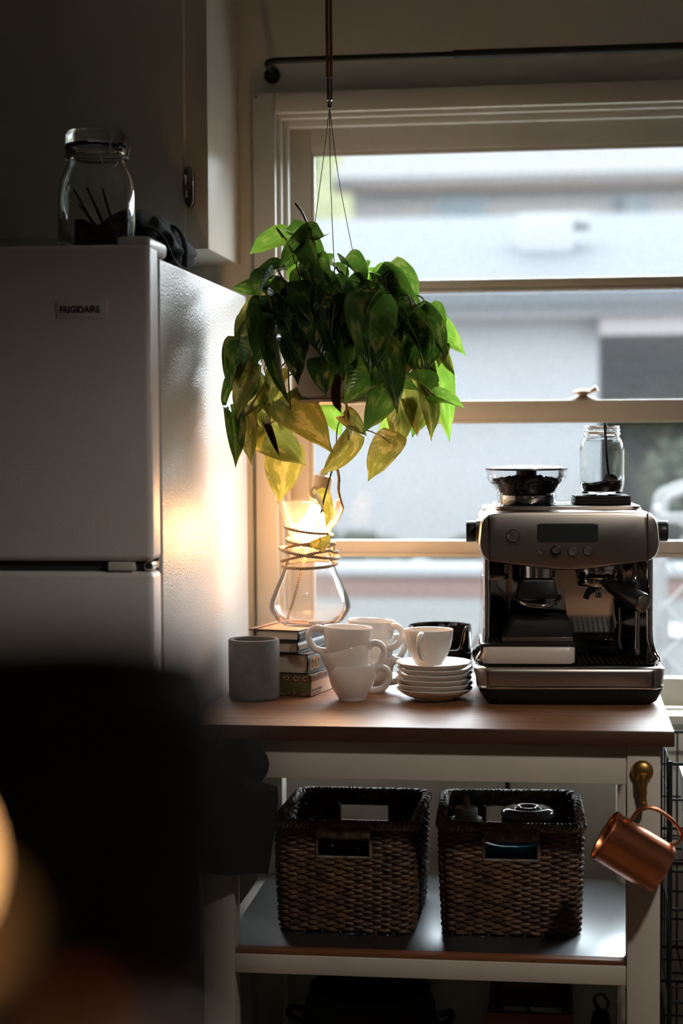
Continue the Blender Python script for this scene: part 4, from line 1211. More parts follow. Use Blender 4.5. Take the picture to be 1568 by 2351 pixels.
MB().box(-.066, .0625, -.0562, -.0545, .0006, .0085, .0006).obj('edge_strip', mat('stand_edge', (.10, .065, .05), .35, coat=.3, var=.1), wd)

# jar of ground coffee on a black block, on top of the machine
nb = thing('coaster_stack', 'small stack of black coasters under the glass jar on the machine', 'coaster stack')
onmc(nb, (cmx(1398), .125, ZT + .0018))
for k in range(3):
    MB().box(-.0515 + .0008 * k, .0510 - .0006 * k, -.046, .046, k * .0052, k * .0052 + .0050, .0006).obj('coaster', M['rubber'], nb)
mj = thing('mason_jar', 'clear glass jar with a little ground coffee on top of the espresso machine', 'jar')
onmc(mj, (cmx(1401), .125, ZT + .0018 + .0158))
MB().lathe([(0, .002), (.026, 0), (.034, .0), (.0375, .004), (.0405, .016), (.0415, .030), (.0415, .082), (.0395, .094), (.0345, .1035), (.0325, .1065), (.0325, .110), (.0345, .1115), (.0345, .114), (.0325, .1155), (.0325, .124), (.0330, .1265),
            (.0318, .1275), (.0305, .1265), (.0300, .109), (.032, .1025), (.037, .092), (.0390, .081), (.0390, .030), (.0380, .016), (.034, .007), (0, .0055)], 56).obj('glass_body', M['jarglass'], mj, angle=50)
MB().tube([(.0333 * cos(a_ * pi / 18), .0333 * sin(a_ * pi / 18), .1195 + .0012 * sin(a_ * pi / 36)) for a_ in range(36)], .0011, 6, closed=True).obj('screw_thread', M['jarglass'], mj)
gr = MB()
def gsurf(u, v):
    r_, a_ = .0372 * u, 2 * pi * v
    return (r_ * cos(a_), r_ * sin(a_), .0200 + .0045 * cos(a_ + .6) * u + .0016 * sin(17 * a_) * sin(9 * u * 3) + .004 * (1 - u) + (.002 * sin(a_ * 7) * u))
gr.grid(gsurf, 14, 48)
gr.lathe([(.0372, .020), (.0368, .014), (.033, .0075), (0, .0065)], 48)
go = gr.obj('ground_coffee', M['grounds'], None, angle=60)
onmc(go, (cmx(1401), .125, ZT + .0018 + .0158))
go['kind'] = 'stuff'
tag(go, 'dark ground coffee in the bottom of the glass jar', 'coffee')
spn = thing('spoon', 'dark metal spoon standing in the jar of ground coffee', 'spoon')
onmc(spn, (cmx(1401), .125, ZT + .0018 + .0158))
MB().tube(smoothpath([(.003, -.026, .1335), (.0035, -.0255, .120), (.006, -.020, .080), (.010, -.014, .046), (.0125, -.010, .038)], 8), [.0036] * 3 + [.0044] * 4 + [.0034] * 18 + [.0028] * 8, 10, flat=.8).obj('spoon_handle', M['blackplastic'], spn)
TS = Matrix.Translation((.0150, -.010, .026)) @ Matrix.Rotation(radians(-18), 4, 'Y') @ Matrix.Rotation(radians(80), 4, 'X')
MB().grid(lambda u, v: ((.0135 * sin(pi * min(1, v * 1.05)) ** .7) * (2 * u - 1), .034 * (v - .5), .007 * ((2 * u - 1) ** 2 * sin(pi * v) + (2 * v - 1) ** 2 - 1)), 10, 14, TS).obj('spoon_bowl', M['oldchrome'], spn, angle=180)

# ================================================================== HANGING PLANT
PX, PY = -.412, -.450
hp_ = thing('hanging_planter', 'cream planter hung from the ceiling on a leather cord and steel wires', 'planter', (PX, PY, 1.452))
MB().lathe([(0, .004), (.074, .004), (.0785, .010), (.0790, .016), (.0820, .130), (.0800, .132), (.0770, .130), (.0745, .02), (0, .016)], 56).obj('pot', M['potceramic'], hp_, angle=50)
MB().lathe([(0, -.004), (.076, -.004), (.082, -.001), (.083, .0035), (.078, .0037), (0, .0037)], 56).obj('drip_saucer', M['potceramic'], hp_, angle=50)
MB().lathe([(0, .118), (.0775, .118), (.0775, .121), (0, .124)], 32).obj('soil', M['soil'], hp_)
HZ = 2.035 - 1.452
for dx in (-.0035, .0035):
    MB().tube([(dx - .010, 0, ZC - 1.452), (dx - .010 + .001, 0, HZ + .01)], .0030, 8).obj('leather_cord', M['leather'], hp_)
MB().lathe([(0, -.046), (.0042, -.046), (.0046, -.040), (.0042, -.036), (.0042, -.034), (.0062, -.032), (.0062, .006), (.004, .008), (0, .008)], 18, Matrix.Translation((-.009, 0, HZ))).obj('ferrule', M['chrome'], hp_)
for a_ in (radians(-80), radians(35), radians(165)):
    ex, ey = .081 * cos(a_), .081 * sin(a_)
    MB().tube(smoothpath([(-.009, 0, HZ - .045), (-.009 + ex * .22, ey * .22, HZ - .17), (-.009 * .5 + ex * .62, ey * .6, HZ - .34), (ex, ey, .128)], 8), .00085, 6).obj('hanger_wire', M['wire'], hp_)

pl = thing('pothos_plant', 'trailing pothos plant with heart-shaped variegated leaves in the hanging planter', 'plant', (PX, PY, 1.572))
def leaf_mesh(name, bend, fold, wave, twist, seed):
    rr = random.Random(seed)
    nv, nu = 14, 8
    ph = rr.uniform(0, 6)
    def fn(u, v):
        s_ = 2 * u - 1
        t = v
        hw = .5 * (max(0.0, sin(pi * (t ** .52))) ** .80) * (1 - .22 * t) * 1.16
        if t > .70:
            hw *= max(0.0, 1 - ((t - .70) / .30) ** .8 * .55)
        x = s_ * hw
        l = t - .30 * (abs(s_) ** 1.8) * (1 - t) ** 2.4
        z = fold * abs(s_) ** 1.2 * hw + wave * sin(l * 9 + ph + s_ * 2) * abs(s_) * .5
        a_ = bend * (l - .25)
        # bend along the blade
        R = 1 / bend if abs(bend) > 1e-4 else 1e6
        y2 = R * sin(a_) + .25 * 1.0
        z2 = -R * (1 - cos(a_))
        nx, nz = sin(a_), cos(a_)
        tw = twist * (t - .3)
        xr = x * cos(tw) - z * sin(tw)
        zr = x * sin(tw) + z * cos(tw)
        return (xr, y2 + zr * nx, z2 + zr * nz)
    return MB().grid(fn, nu, nv).mesh(name, M['leafmid'], True, 180)
LV = [leaf_mesh('leaf', .5, .25, .03, .1, 1), leaf_mesh('leaf', .9, .45, .05, -.2, 2), leaf_mesh('leaf', .3, .15, .05, .25, 3),
      leaf_mesh('leaf', 1.4, .55, .06, .3, 4), leaf_mesh('leaf', .7, .9, .04, -.3, 5), leaf_mesh('leaf', -.4, .35, .05, .2, 6)]
MATS = {'d': 'leafdark', 'm': 'leafmid', 'y': 'leafyellow', 'b': 'leafbright', 'n': 'leafbrown'}
LEAVES = [
#LT0
(-0.523,-0.360,1.766,-0.590,-0.380,1.738,0.054,25,0,'b',1), (-0.451,-0.450,1.754,-0.515,-0.500,1.704,0.042,20,1,'m',1),
(-0.487,-0.440,1.763,-0.422,-0.460,1.711,0.039,-15,1,'m',1), (-0.487,-0.380,1.720,-0.500,-0.400,1.665,0.050,0,0,'b',1),
(-0.514,-0.470,1.696,-0.566,-0.500,1.673,0.039,40,1,'d',1), (-0.475,-0.500,1.714,-0.437,-0.540,1.663,0.043,-25,4,'d',1),
(-0.442,-0.460,1.708,-0.416,-0.500,1.652,0.042,20,0,'m',1), (-0.568,-0.440,1.670,-0.604,-0.460,1.661,0.029,-30,3,'m',1),
(-0.539,-0.430,1.660,-0.575,-0.440,1.678,0.024,10,1,'b',1), (-0.531,-0.450,1.636,-0.607,-0.470,1.564,0.071,30,0,'y',1),
(-0.529,-0.520,1.617,-0.543,-0.550,1.518,0.066,-10,0,'d',1), (-0.510,-0.460,1.613,-0.538,-0.480,1.581,0.025,20,1,'y',1),
(-0.505,-0.530,1.635,-0.492,-0.560,1.585,0.033,0,4,'d',1), (-0.454,-0.540,1.655,-0.436,-0.580,1.589,0.064,0,0,'d',1),
(-0.419,-0.530,1.657,-0.442,-0.570,1.626,0.038,30,3,'d',1), (-0.390,-0.450,1.702,-0.349,-0.480,1.662,0.037,-30,4,'m',1),
(-0.319,-0.430,1.691,-0.355,-0.440,1.666,0.040,20,0,'b',1), (-0.321,-0.450,1.680,-0.256,-0.500,1.623,0.042,-10,1,'m',1),
(-0.303,-0.420,1.696,-0.253,-0.440,1.641,0.037,-20,1,'m',1), (-0.353,-0.400,1.675,-0.280,-0.420,1.637,0.053,15,2,'b',1),
(-0.327,-0.480,1.660,-0.289,-0.520,1.620,0.038,-30,4,'d',1), (-0.360,-0.470,1.666,-0.406,-0.500,1.633,0.037,25,1,'m',1),
(-0.341,-0.500,1.654,-0.380,-0.530,1.621,0.041,15,2,'m',1), (-0.336,-0.570,1.614,-0.328,-0.620,1.497,0.087,-8,0,'m',1),
(-0.264,-0.520,1.620,-0.295,-0.560,1.580,0.038,20,1,'m',1), (-0.307,-0.580,1.538,-0.280,-0.620,1.432,0.053,-12,0,'d',1),
(-0.262,-0.450,1.618,-0.224,-0.460,1.603,0.025,-20,1,'m',1), (-0.254,-0.480,1.605,-0.198,-0.520,1.534,0.046,-20,1,'d',1),
(-0.275,-0.520,1.598,-0.221,-0.560,1.514,0.049,-25,1,'d',1), (-0.223,-0.430,1.591,-0.174,-0.450,1.536,0.039,10,0,'b',1),
(-0.212,-0.440,1.571,-0.200,-0.470,1.493,0.020,30,3,'y',1), (-0.217,-0.450,1.551,-0.222,-0.470,1.514,0.028,0,0,'y',1),
(-0.283,-0.500,1.584,-0.258,-0.530,1.502,0.054,0,0,'d',1), (-0.334,-0.580,1.502,-0.378,-0.620,1.448,0.063,10,0,'m',1),
(-0.310,-0.560,1.476,-0.345,-0.580,1.392,0.058,-25,0,'m',1), (-0.386,-0.500,1.423,-0.348,-0.520,1.392,0.033,0,1,'y',1),
(-0.240,-0.530,1.476,-0.275,-0.560,1.500,0.036,25,4,'m',1), (-0.258,-0.460,1.532,-0.223,-0.480,1.435,0.045,5,0,'y',1),
(-0.232,-0.430,1.521,-0.201,-0.460,1.378,0.057,0,0,'b',1), (-0.248,-0.470,1.487,-0.228,-0.490,1.378,0.038,-10,1,'y',1),
(-0.222,-0.500,1.449,-0.171,-0.530,1.443,0.025,-30,4,'b',0), (-0.250,-0.420,1.452,-0.276,-0.430,1.385,0.046,15,2,'m',1),
(-0.289,-0.450,1.473,-0.295,-0.470,1.358,0.059,5,0,'y',1), (-0.298,-0.430,1.423,-0.344,-0.440,1.372,0.032,20,1,'b',0),
(-0.306,-0.500,1.378,-0.348,-0.530,1.309,0.055,12,0,'y',0), (-0.384,-0.490,1.382,-0.428,-0.520,1.316,0.043,-25,1,'y',0),
(-0.590,-0.480,1.553,-0.599,-0.520,1.472,0.049,0,0,'d',1), (-0.602,-0.460,1.490,-0.620,-0.490,1.439,0.024,20,1,'d',1),
(-0.565,-0.500,1.504,-0.586,-0.530,1.421,0.043,10,0,'y',1), (-0.565,-0.460,1.505,-0.576,-0.480,1.444,0.029,-20,1,'d',1),
(-0.601,-0.480,1.427,-0.584,-0.520,1.336,0.037,-15,1,'d',0), (-0.576,-0.470,1.425,-0.564,-0.500,1.339,0.040,5,0,'y',0),
(-0.488,-0.510,1.441,-0.404,-0.560,1.366,0.076,-10,0,'y',0), (-0.513,-0.420,1.357,-0.523,-0.440,1.265,0.070,0,0,'y',0),
(-0.551,-0.430,1.403,-0.468,-0.460,1.336,0.073,10,2,'y',0), (-0.433,-0.380,1.449,-0.412,-0.390,1.386,0.040,10,0,'b',1),
(-0.389,-0.550,1.485,-0.397,-0.570,1.427,0.020,30,3,'n',1), (-0.422,-0.570,1.517,-0.412,-0.600,1.461,0.049,0,0,'d',1),
(-0.486,-0.550,1.556,-0.460,-0.570,1.483,0.043,-15,1,'d',1), (-0.504,-0.540,1.572,-0.491,-0.560,1.447,0.025,25,4,'d',1),
(-0.394,-0.560,1.593,-0.366,-0.600,1.465,0.063,-5,0,'d',1), (-0.554,-0.430,1.488,-0.570,-0.450,1.420,0.044,10,2,'y',1),
(-0.554,-0.420,1.403,-0.559,-0.430,1.367,0.026,0,0,'y',0), (-0.535,-0.470,1.401,-0.512,-0.490,1.354,0.013,0,4,'n',0),
(-0.448,-0.460,1.273,-0.424,-0.470,1.221,0.025,-40,4,'y',0), (-0.441,-0.460,1.195,-0.434,-0.480,1.173,0.037,10,5,'y',0),
(-0.464,-0.540,1.624,-0.477,-0.570,1.567,0.051,0,1,'d',1), (-0.437,-0.560,1.601,-0.422,-0.590,1.534,0.054,5,0,'d',1),
(-0.477,-0.550,1.584,-0.451,-0.580,1.517,0.049,-10,2,'d',1), (-0.407,-0.550,1.630,-0.418,-0.580,1.572,0.050,10,1,'d',1),
(-0.377,-0.540,1.623,-0.396,-0.570,1.575,0.047,15,0,'d',1), (-0.434,-0.470,1.677,-0.389,-0.510,1.633,0.043,-10,2,'m',1),
(-0.316,-0.530,1.600,-0.278,-0.560,1.543,0.047,-20,0,'d',1), (-0.359,-0.560,1.606,-0.379,-0.590,1.543,0.050,10,0,'d',1),
(-0.497,-0.500,1.659,-0.527,-0.540,1.621,0.042,20,1,'d',1), (-0.467,-0.460,1.694,-0.495,-0.490,1.668,0.034,30,2,'m',1),
(-0.411,-0.460,1.669,-0.366,-0.500,1.626,0.042,-10,0,'m',1), (-0.306,-0.470,1.635,-0.264,-0.500,1.593,0.042,-10,2,'m',1),
(-0.516,-0.470,1.503,-0.531,-0.490,1.451,0.039,10,1,'y',1), (-0.539,-0.430,1.472,-0.509,-0.440,1.403,0.051,0,0,'y',1),
(-0.280,-0.500,1.523,-0.297,-0.530,1.467,0.038,10,1,'y',1), (-0.555,-0.420,1.683,-0.521,-0.430,1.650,0.034,0,2,'m',1),
(-0.581,-0.420,1.603,-0.598,-0.440,1.553,0.038,10,1,'d',1), (-0.561,-0.440,1.553,-0.577,-0.470,1.504,0.039,0,2,'d',1),
(-0.529,-0.500,1.676,-0.546,-0.530,1.634,0.037,45,4,'m',1), (-0.499,-0.420,1.739,-0.519,-0.440,1.690,0.034,-40,1,'m',1),
(-0.436,-0.420,1.713,-0.469,-0.450,1.682,0.036,60,3,'b',1), (-0.416,-0.420,1.703,-0.389,-0.440,1.671,0.031,-50,1,'m',1),
(-0.364,-0.410,1.705,-0.378,-0.430,1.663,0.032,40,2,'b',1), (-0.323,-0.550,1.629,-0.349,-0.580,1.593,0.037,50,4,'m',1),
(-0.308,-0.450,1.668,-0.327,-0.500,1.625,0.037,-55,3,'d',1), (-0.286,-0.430,1.662,-0.247,-0.460,1.611,0.037,40,1,'m',1),
(-0.241,-0.440,1.616,-0.212,-0.460,1.579,0.030,-45,4,'m',1), (-0.268,-0.540,1.567,-0.231,-0.570,1.519,0.037,-40,4,'d',1),
(-0.256,-0.500,1.562,-0.280,-0.540,1.521,0.033,50,1,'m',1), (-0.452,-0.560,1.669,-0.417,-0.590,1.628,0.037,-45,4,'d',1),
(-0.494,-0.550,1.632,-0.459,-0.570,1.607,0.034,55,3,'m',1), (-0.538,-0.500,1.601,-0.504,-0.540,1.547,0.037,-35,4,'d',1),
(-0.523,-0.420,1.634,-0.593,-0.400,1.600,0.060,-35,0,'y',1), (-0.404,-0.580,1.567,-0.394,-0.600,1.505,0.044,25,1,'d',1),
(-0.351,-0.570,1.544,-0.323,-0.600,1.489,0.037,-45,4,'m',1), (-0.300,-0.500,1.515,-0.258,-0.530,1.467,0.036,35,1,'m',1),
(-0.226,-0.480,1.555,-0.245,-0.500,1.507,0.033,-40,2,'m',1), (-0.550,-0.460,1.528,-0.530,-0.480,1.471,0.034,45,4,'y',1),
(-0.586,-0.440,1.577,-0.615,-0.460,1.528,0.036,-30,1,'d',1), (-0.542,-0.440,1.448,-0.552,-0.450,1.403,0.034,30,2,'y',0),
(-0.276,-0.460,1.445,-0.255,-0.470,1.389,0.037,-20,1,'y',0),
#LT1
]
def place_leaf(bx, by, bz, tx, ty, tz, wd_, roll, var, mk, pet):
    B = Vector((bx, by, bz)); T = Vector((tx, ty, tz))
    Y = (T - B)
    Ln = Y.length
    Y.normalize()
    n0 = Vector((0.12, -1, .25))
    Z = (n0 - Y * n0.dot(Y)).normalized()
    Z = Quaternion(Y, radians(roll)) @ Z
    X = Y.cross(Z).normalized()
    o_ = bpy.data.objects.new('leaf', LV[var])
    COL.objects.link(o_)
    o_.parent = pl
    o_.material_slots[0].link = 'OBJECT'
    o_.material_slots[0].material = M[MATS[mk]]
    base = Vector(pl.location)
    mw = Matrix.Translation(B - base) @ Matrix((X, Y, Z)).transposed().to_4x4() @ Matrix.Diagonal((wd_, Ln, Ln * .8 + wd_ * .2, 1))
    o_.matrix_basis = mw
    if pet:
        c_ = Vector((PX + (B.x - PX) * .18 + random.uniform(-.02, .02), PY + (B.y - PY) * .3, 1.585 + random.uniform(0, .02)))
        if (c_ - B).length > .20:       # a leaf far down a vine: short petiole upwards only
            c_ = B + (c_ - B).normalized() * .075 + Vector((0, 0, .03))
        mid = (B + c_) / 2 + Vector(((B.x - PX) * .25, (B.y - PY) * .25 - .005, .035 if B.z > 1.5 else .02))
        q = [B + Y * Ln * .02, mid, c_]
        MB().tube([p - base for p in smoothpath(q, 6)], .0014, 6).obj('petiole', M['stem' if mk in 'dmb' else 'stemtan'], pl)
for row in LEAVES:
    place_leaf(*row)
VINES = [
#VT0
([(-0.400,-0.460,1.510),(-0.388,-0.490,1.446),(-0.383,-0.500,1.422),(-0.394,-0.490,1.382),(-0.412,-0.480,1.341),(-0.430,-0.470,1.286),(-0.440,-0.465,1.248)],0.0018,'stem'),
([(-0.440,-0.465,1.248),(-0.445,-0.460,1.230),(-0.446,-0.460,1.212),(-0.441,-0.460,1.194)],0.001,'stemtan'),
([(-0.391,-0.500,1.426),(-0.403,-0.495,1.410),(-0.407,-0.490,1.382),(-0.406,-0.485,1.360)],0.0012,'stem'),
([(-0.386,-0.500,1.445),(-0.391,-0.500,1.422),(-0.386,-0.495,1.402),(-0.384,-0.490,1.382)],0.0013,'stemtan'),
([(-0.383,-0.500,1.422),(-0.366,-0.500,1.402),(-0.344,-0.500,1.398),(-0.322,-0.500,1.387),(-0.306,-0.500,1.376)],0.0014,'stemtan'),
([(-0.272,-0.500,1.499),(-0.253,-0.500,1.483),(-0.237,-0.500,1.465),(-0.222,-0.500,1.449)],0.0013,'stemtan'),
([(-0.468,-0.460,1.583),(-0.510,-0.460,1.551),(-0.533,-0.470,1.503),(-0.555,-0.480,1.463),(-0.575,-0.480,1.431),(-0.589,-0.480,1.426)],0.0016,'stemtan'),
([(-0.478,-0.450,1.559),(-0.519,-0.450,1.512),(-0.550,-0.460,1.475),(-0.569,-0.470,1.447)],0.0014,'stem'),
([(-0.485,-0.460,1.511),(-0.522,-0.470,1.479),(-0.548,-0.475,1.451),(-0.579,-0.480,1.427),(-0.601,-0.480,1.426)],0.0014,'stem'),
([(-0.490,-0.500,1.549),(-0.491,-0.510,1.501),(-0.489,-0.515,1.466),(-0.488,-0.510,1.439)],0.0014,'stem'),
([(-0.479,-0.440,1.552),(-0.521,-0.440,1.496),(-0.536,-0.440,1.448),(-0.533,-0.460,1.403),(-0.535,-0.470,1.397)],0.0009,'stemtan'),
([(-0.495,-0.500,1.442),(-0.526,-0.460,1.419),(-0.551,-0.430,1.403)],0.0014,'stemtan'),
([(-0.520,-0.440,1.552),(-0.544,-0.440,1.488),(-0.552,-0.430,1.440),(-0.551,-0.430,1.403),(-0.525,-0.420,1.375),(-0.513,-0.420,1.357)],0.0014,'stemtan'),
([(-0.486,-0.450,1.818),(-0.473,-0.450,1.800),(-0.462,-0.450,1.776),(-0.457,-0.450,1.768)],0.0022,'leafdark'),
([(-0.457,-0.450,1.770),(-0.456,-0.450,1.752),(-0.460,-0.450,1.731),(-0.461,-0.460,1.710),(-0.451,-0.460,1.646)],0.0012,'stem'),
([(-0.410,-0.450,1.700),(-0.406,-0.450,1.692),(-0.399,-0.450,1.689),(-0.396,-0.450,1.678)],0.0022,'leafbrown'),
([(-0.423,-0.440,1.519),(-0.339,-0.460,1.549),(-0.283,-0.470,1.532),(-0.240,-0.460,1.499),(-0.225,-0.450,1.493)],0.0013,'stemtan'),
([(-0.457,-0.530,1.633),(-0.415,-0.550,1.611),(-0.375,-0.560,1.595),(-0.352,-0.560,1.583)],0.002,'stemtan'),
([(-0.309,-0.450,1.485),(-0.293,-0.450,1.445),(-0.281,-0.450,1.409)],0.0014,'stemtan'),
#VT1
]
for pts, r_, mk in VINES:
    base = Vector(pl.location)
    MB().tube([p - base for p in smoothpath([Vector(p) for p in pts], 7)], r_, 7).obj('vine', M[mk], pl)

# ================================================================== NEAR THE CAMERA
cs = thing('console_cabinet', 'narrow dark wooden console standing close to the camera', 'console', (-.31, -3.20, 0))
MB().box(-.26, .235, -.26, .19, 1.095, 1.12, .003).obj('console_top', M['floor'], cs)
MB().box(-.25, .225, -.245, .18, .06, 1.095, .003).obj('console_body', M['floor'], cs)
for (x0, x1) in ((-.235, -.015), (-.010, .210)):
    d_ = MB().box(x0, x1, .1805, .196, .09, 1.07, .004).obj('console_door', M['floor'], cs)
    MB().lathe([(0, 0), (.008, 0), (.011, .010), (.009, .018), (0, .020)], 16, Matrix.Translation((x1 - .03 if x0 < -.1 else x0 + .03, .196, .62)) @ Matrix.Rotation(-pi / 2, 4, 'X')).obj('door_knob', M['brass'], d_)
for x in (-.23, .205):
    for y in (-.22, .16):
        MB().box(x - .02, x + .02, y - .02, y + .02, 0, .06).obj('foot', M['floor'], cs, smooth=False)
jg = thing('black_jug', 'tall black ceramic jug on the console close to the camera', 'jug', (-.1200, -3.205, 1.1203))
MB().lathe([(0, 0), (.026, 0), (.030, .004), (.033, .05), (.038, .10), (.044, .155), (.0465, .185), (.0455, .208), (.042, .219), (.038, .221), (.036, .217), (.041, .200), (.041, .155), (.034, .10), (.029, .05), (.026, .010), (0, .008)], 48).obj('jug_wall', M['rubber'], jg, angle=60)
MB().tube(smoothpath([(-.044, .0, .198), (-.066, .0, .194), (-.076, .0, .160), (-.068, .0, .112), (-.036, .0, .085)], 7), .005, 10).obj('handle', M['rubber'], jg)
cdl = thing('candle', 'tall lit candle in a low brass holder on the console close to the camera', 'candle', (-.0812, -3.400, 1.1203))
MB().lathe([(0, 0), (.019, 0), (.020, .003), (.017, .008), (.012, .012), (.013, .024), (.0115, .026), (0, .026)], 32).obj('candle_holder', M['brass'], cdl, angle=60)
MB().lathe([(0, .0262), (.0098, .0262), (.0098, .207), (.008, .210), (.003, .207), (0, .207)], 24).obj('wax', mat('candle_wax', (.75, .62, .42), .5, var=.03), cdl, angle=60)
MB().tube([(0, 0, .207), (0, 0, .213), (.0005, 0, .215)], .0007, 6).obj('wick', M['ink'], cdl)
MB().lathe([(0, .2135), (.0018, .2150), (.0028, .2175), (.0020, .2205), (.0008, .2225), (0, .2240)], 20).obj('flame', emat('candle_flame', (1.0, .50, .19), 30.0), cdl, angle=180)
cpz = thing('copper_cup', 'small copper cup on the console close to the camera', 'cup', (-.093, -3.288, 1.1203))
MB().lathe([(0, 0), (.014, 0), (.017, .004), (.020, .06), (.021, .156), (.0205, .158), (.019, .156), (.018, .06), (.015, .007), (0, .006)], 36).obj('cup_wall', M['copper'], cpz, angle=60)
MB().tube(smoothpath([(.020, 0, .125), (.034, 0, .122), (.035, 0, .09), (.0195, 0, .07)], 6), .003, 8).obj('handle', M['copper'], cpz)
wb = thing('salt_cellar', 'small white lidded salt cellar on the console close to the camera', 'salt cellar', (-.066, -3.350, 1.1203))
MB().lathe([(0, 0), (.014, 0), (.017, .003), (.018, .05), (.017, .135), (.015, .142), (0, .142)], 36).obj('cellar_wall', M['ceramic'], wb, angle=60)
MB().lathe([(0, .1422), (.0155, .1422), (.0170, .146), (.016, .164), (.010, .174), (.003, .177), (0, .178)], 36).obj('cellar_lid', M['ceramic'], wb, angle=60)

# pendant lamp with an opaque shade, hanging above the picture
pn = thing('pendant_lamp', 'black shaded pendant lamp hanging above and in front of the cart', 'lamp', (.62, -1.75, 1.955))
MB().lathe([(.150, 0), (.152, .001), (.110, .085), (.050, .130), (.028, .150), (.022, .175), (0, .176), (0, .172), (.020, .170), (.026, .148), (.047, .127), (.107, .083), (.149, .001)], 48).obj('shade', M['black'], pn, angle=60)
MB().lathe([(0, .020), (.022, .026), (.038, .045), (.042, .062), (.036, .082), (.022, .100), (.016, .125), (0, .126)], 32).obj('bulb', emat('pendant_bulb', (1.0, .91, .80), 420.0), pn, angle=180)
MB().tube([(0, 0, .176), (0, 0, ZC - 1.955)], .003, 8).obj('flex', M['rubber'], pn)

# ================================================================== OUTSIDE
def blob(name, label, cat, c, r, m, seed, n=900, leaf=.12, group=None):
    """a bush: a crown of many small leaf cards of its own thickness round a short trunk"""
    t = thing(name, label, cat, (c[0], c[1], c[2] - r[2]), group=group)
    rr = random.Random(seed)
    g = MB()
    for k in range(n):
        q = Quaternion((rr.gauss(0, 1), rr.gauss(0, 1), rr.gauss(0, 1), rr.gauss(0, 1))); q.normalize()
        d = Vector((rr.gauss(0, 1), rr.gauss(0, 1), rr.gauss(0, 1))); d.normalize()
        d *= rr.random() ** .33
        p = Vector((d.x * r[0], d.y * r[1], r[2] + d.z * r[2]))
        vs = [p + q @ Vector(v) * leaf for v in ((-.5, 0, 0), (0, -.35, .1), (.5, 0, 0), (0, .35, .1))]
        g.add(vs, [(0, 1, 2, 3)])
    f_ = g.obj('foliage', m, t, smooth=False)
    f_['kind'] = 'stuff'
    zg = -(c[2] - r[2])
    MB().tube([(0, 0, zg + .0), (.02, 0, zg * .3), (0, 0, r[2])], [.06, .05, .03], 8).obj('trunk', M['xtrunk'], t)
    return t
struct(MB().box(-40, 40, .3, 60, -.12, 0).obj('ground', M['xground'], smooth=False))
# low garden wall
gw = thing('garden_wall', 'low pale garden wall with a terracotta band and white coping outside', 'wall', (0, 4.7, 0))
MB().box(-4, 4, -.08, .12, 0, .615).obj('wall_body', M['xground'], gw, smooth=False)
MB().box(-4, 4, -.09, .13, .615, .718, .005).obj('terracotta_band', M['xterra'], gw)
MB().box(-4, 4, -.13, .17, .718, .768, .008).obj('coping', M['xwhite'], gw)
# near white building
nbd = thing('garage_building', 'white garage with a grey roof across the yard', 'building', (-2.6, 9.0, 0))
MB().box(-3.4, 2.825, -2.0, 2.0, 0, 2.10).obj('wall', M['xwhite'], nbd, smooth=False)
MB().box(-3.6, 6.0, -2.25, -2.13, 2.10, 2.19).obj('gutter', M['xgrey'], nbd, smooth=False)
MB().add([(-3.6, -2.28, 2.16), (6.0, -2.28, 2.16), (6.0, 2.2, 3.17), (-3.6, 2.2, 3.17), (-3.6, -2.28, 2.24), (6.0, -2.28, 2.24), (6.0, 2.2, 3.25), (-3.6, 2.2, 3.25)],
         [(0, 3, 2, 1), (4, 5, 6, 7), (0, 1, 5, 4), (2, 3, 7, 6), (1, 2, 6, 5), (0, 4, 7, 3)]).obj('roof', M['xroof'], nbd, smooth=False)
MB().box(2.28, 2.68, -.35, .05, 2.55, 2.93, .01).box(2.30, 2.80, -.30, 0, 2.86, 2.95, .01).obj('roof_vent', M['xwhite'], nbd)
MB().box(.75, .95, -2.03, -2.0, 1.0, 1.25).obj('wall_vent', M['xroof2'], nbd, smooth=False)
MB().box(2.825, 6.0, -2.2, 2.0, 1.98, 2.10).obj('porch_beam', M['xpink'], nbd, smooth=False)
MB().box(2.825, 6.0, 1.6, 2.0, 0, 1.98).obj('porch_wall', M['xgrey'], nbd, smooth=False)
for x in (4.1, 5.6):
    MB().box(x, x + .12, -2.1, -1.98, 0, 1.98).obj('porch_post', M['xgrey'], nbd, smooth=False)
# far house
fh = thing('far_house', 'cream house with a pale roof and tan eaves far behind the garage', 'building', (0, 20.0, 0))
MB().box(-2.6, 5.0, -2.0, 2.5, 0, 4.60).obj('wall', M['xcream'], fh, smooth=False)
MB().box(-2.8, 5.2, -2.35, -2.2, 4.40, 4.50).obj('eave', M['xtan'], fh, smooth=False)
MB().add([(-2.8, -2.4, 4.46), (5.2, -2.4, 4.46), (5.2, 3.0, 6.6), (-2.8, 3.0, 6.6), (-2.8, -2.4, 4.56), (5.2, -2.4, 4.56), (5.2, 3.0, 6.7), (-2.8, 3.0, 6.7)],
         [(0, 3, 2, 1), (4, 5, 6, 7), (0, 1, 5, 4), (2, 3, 7, 6), (1, 2, 6, 5), (0, 4, 7, 3)]).obj('roof', M['xroof2'], fh, smooth=False)
for (x0, x1, z0, z1, mm) in ((-1.53, -.96, 3.90, 4.32, 'xglass'), (.63, .77, 4.02, 4.30, 'xglassdark'), (.90, 1.08, 4.02, 4.28, 'xglass')):
    wn = MB().box(x0 - .05, x1 + .05, -2.05, -2.0, z0 - .05, z1 + .05).obj('window', M['xwhite'], fh, smooth=False)
    MB().box(x0, x1, -2.06, -2.05, z0, z1).obj('pane', M[mm], wn, smooth=False)
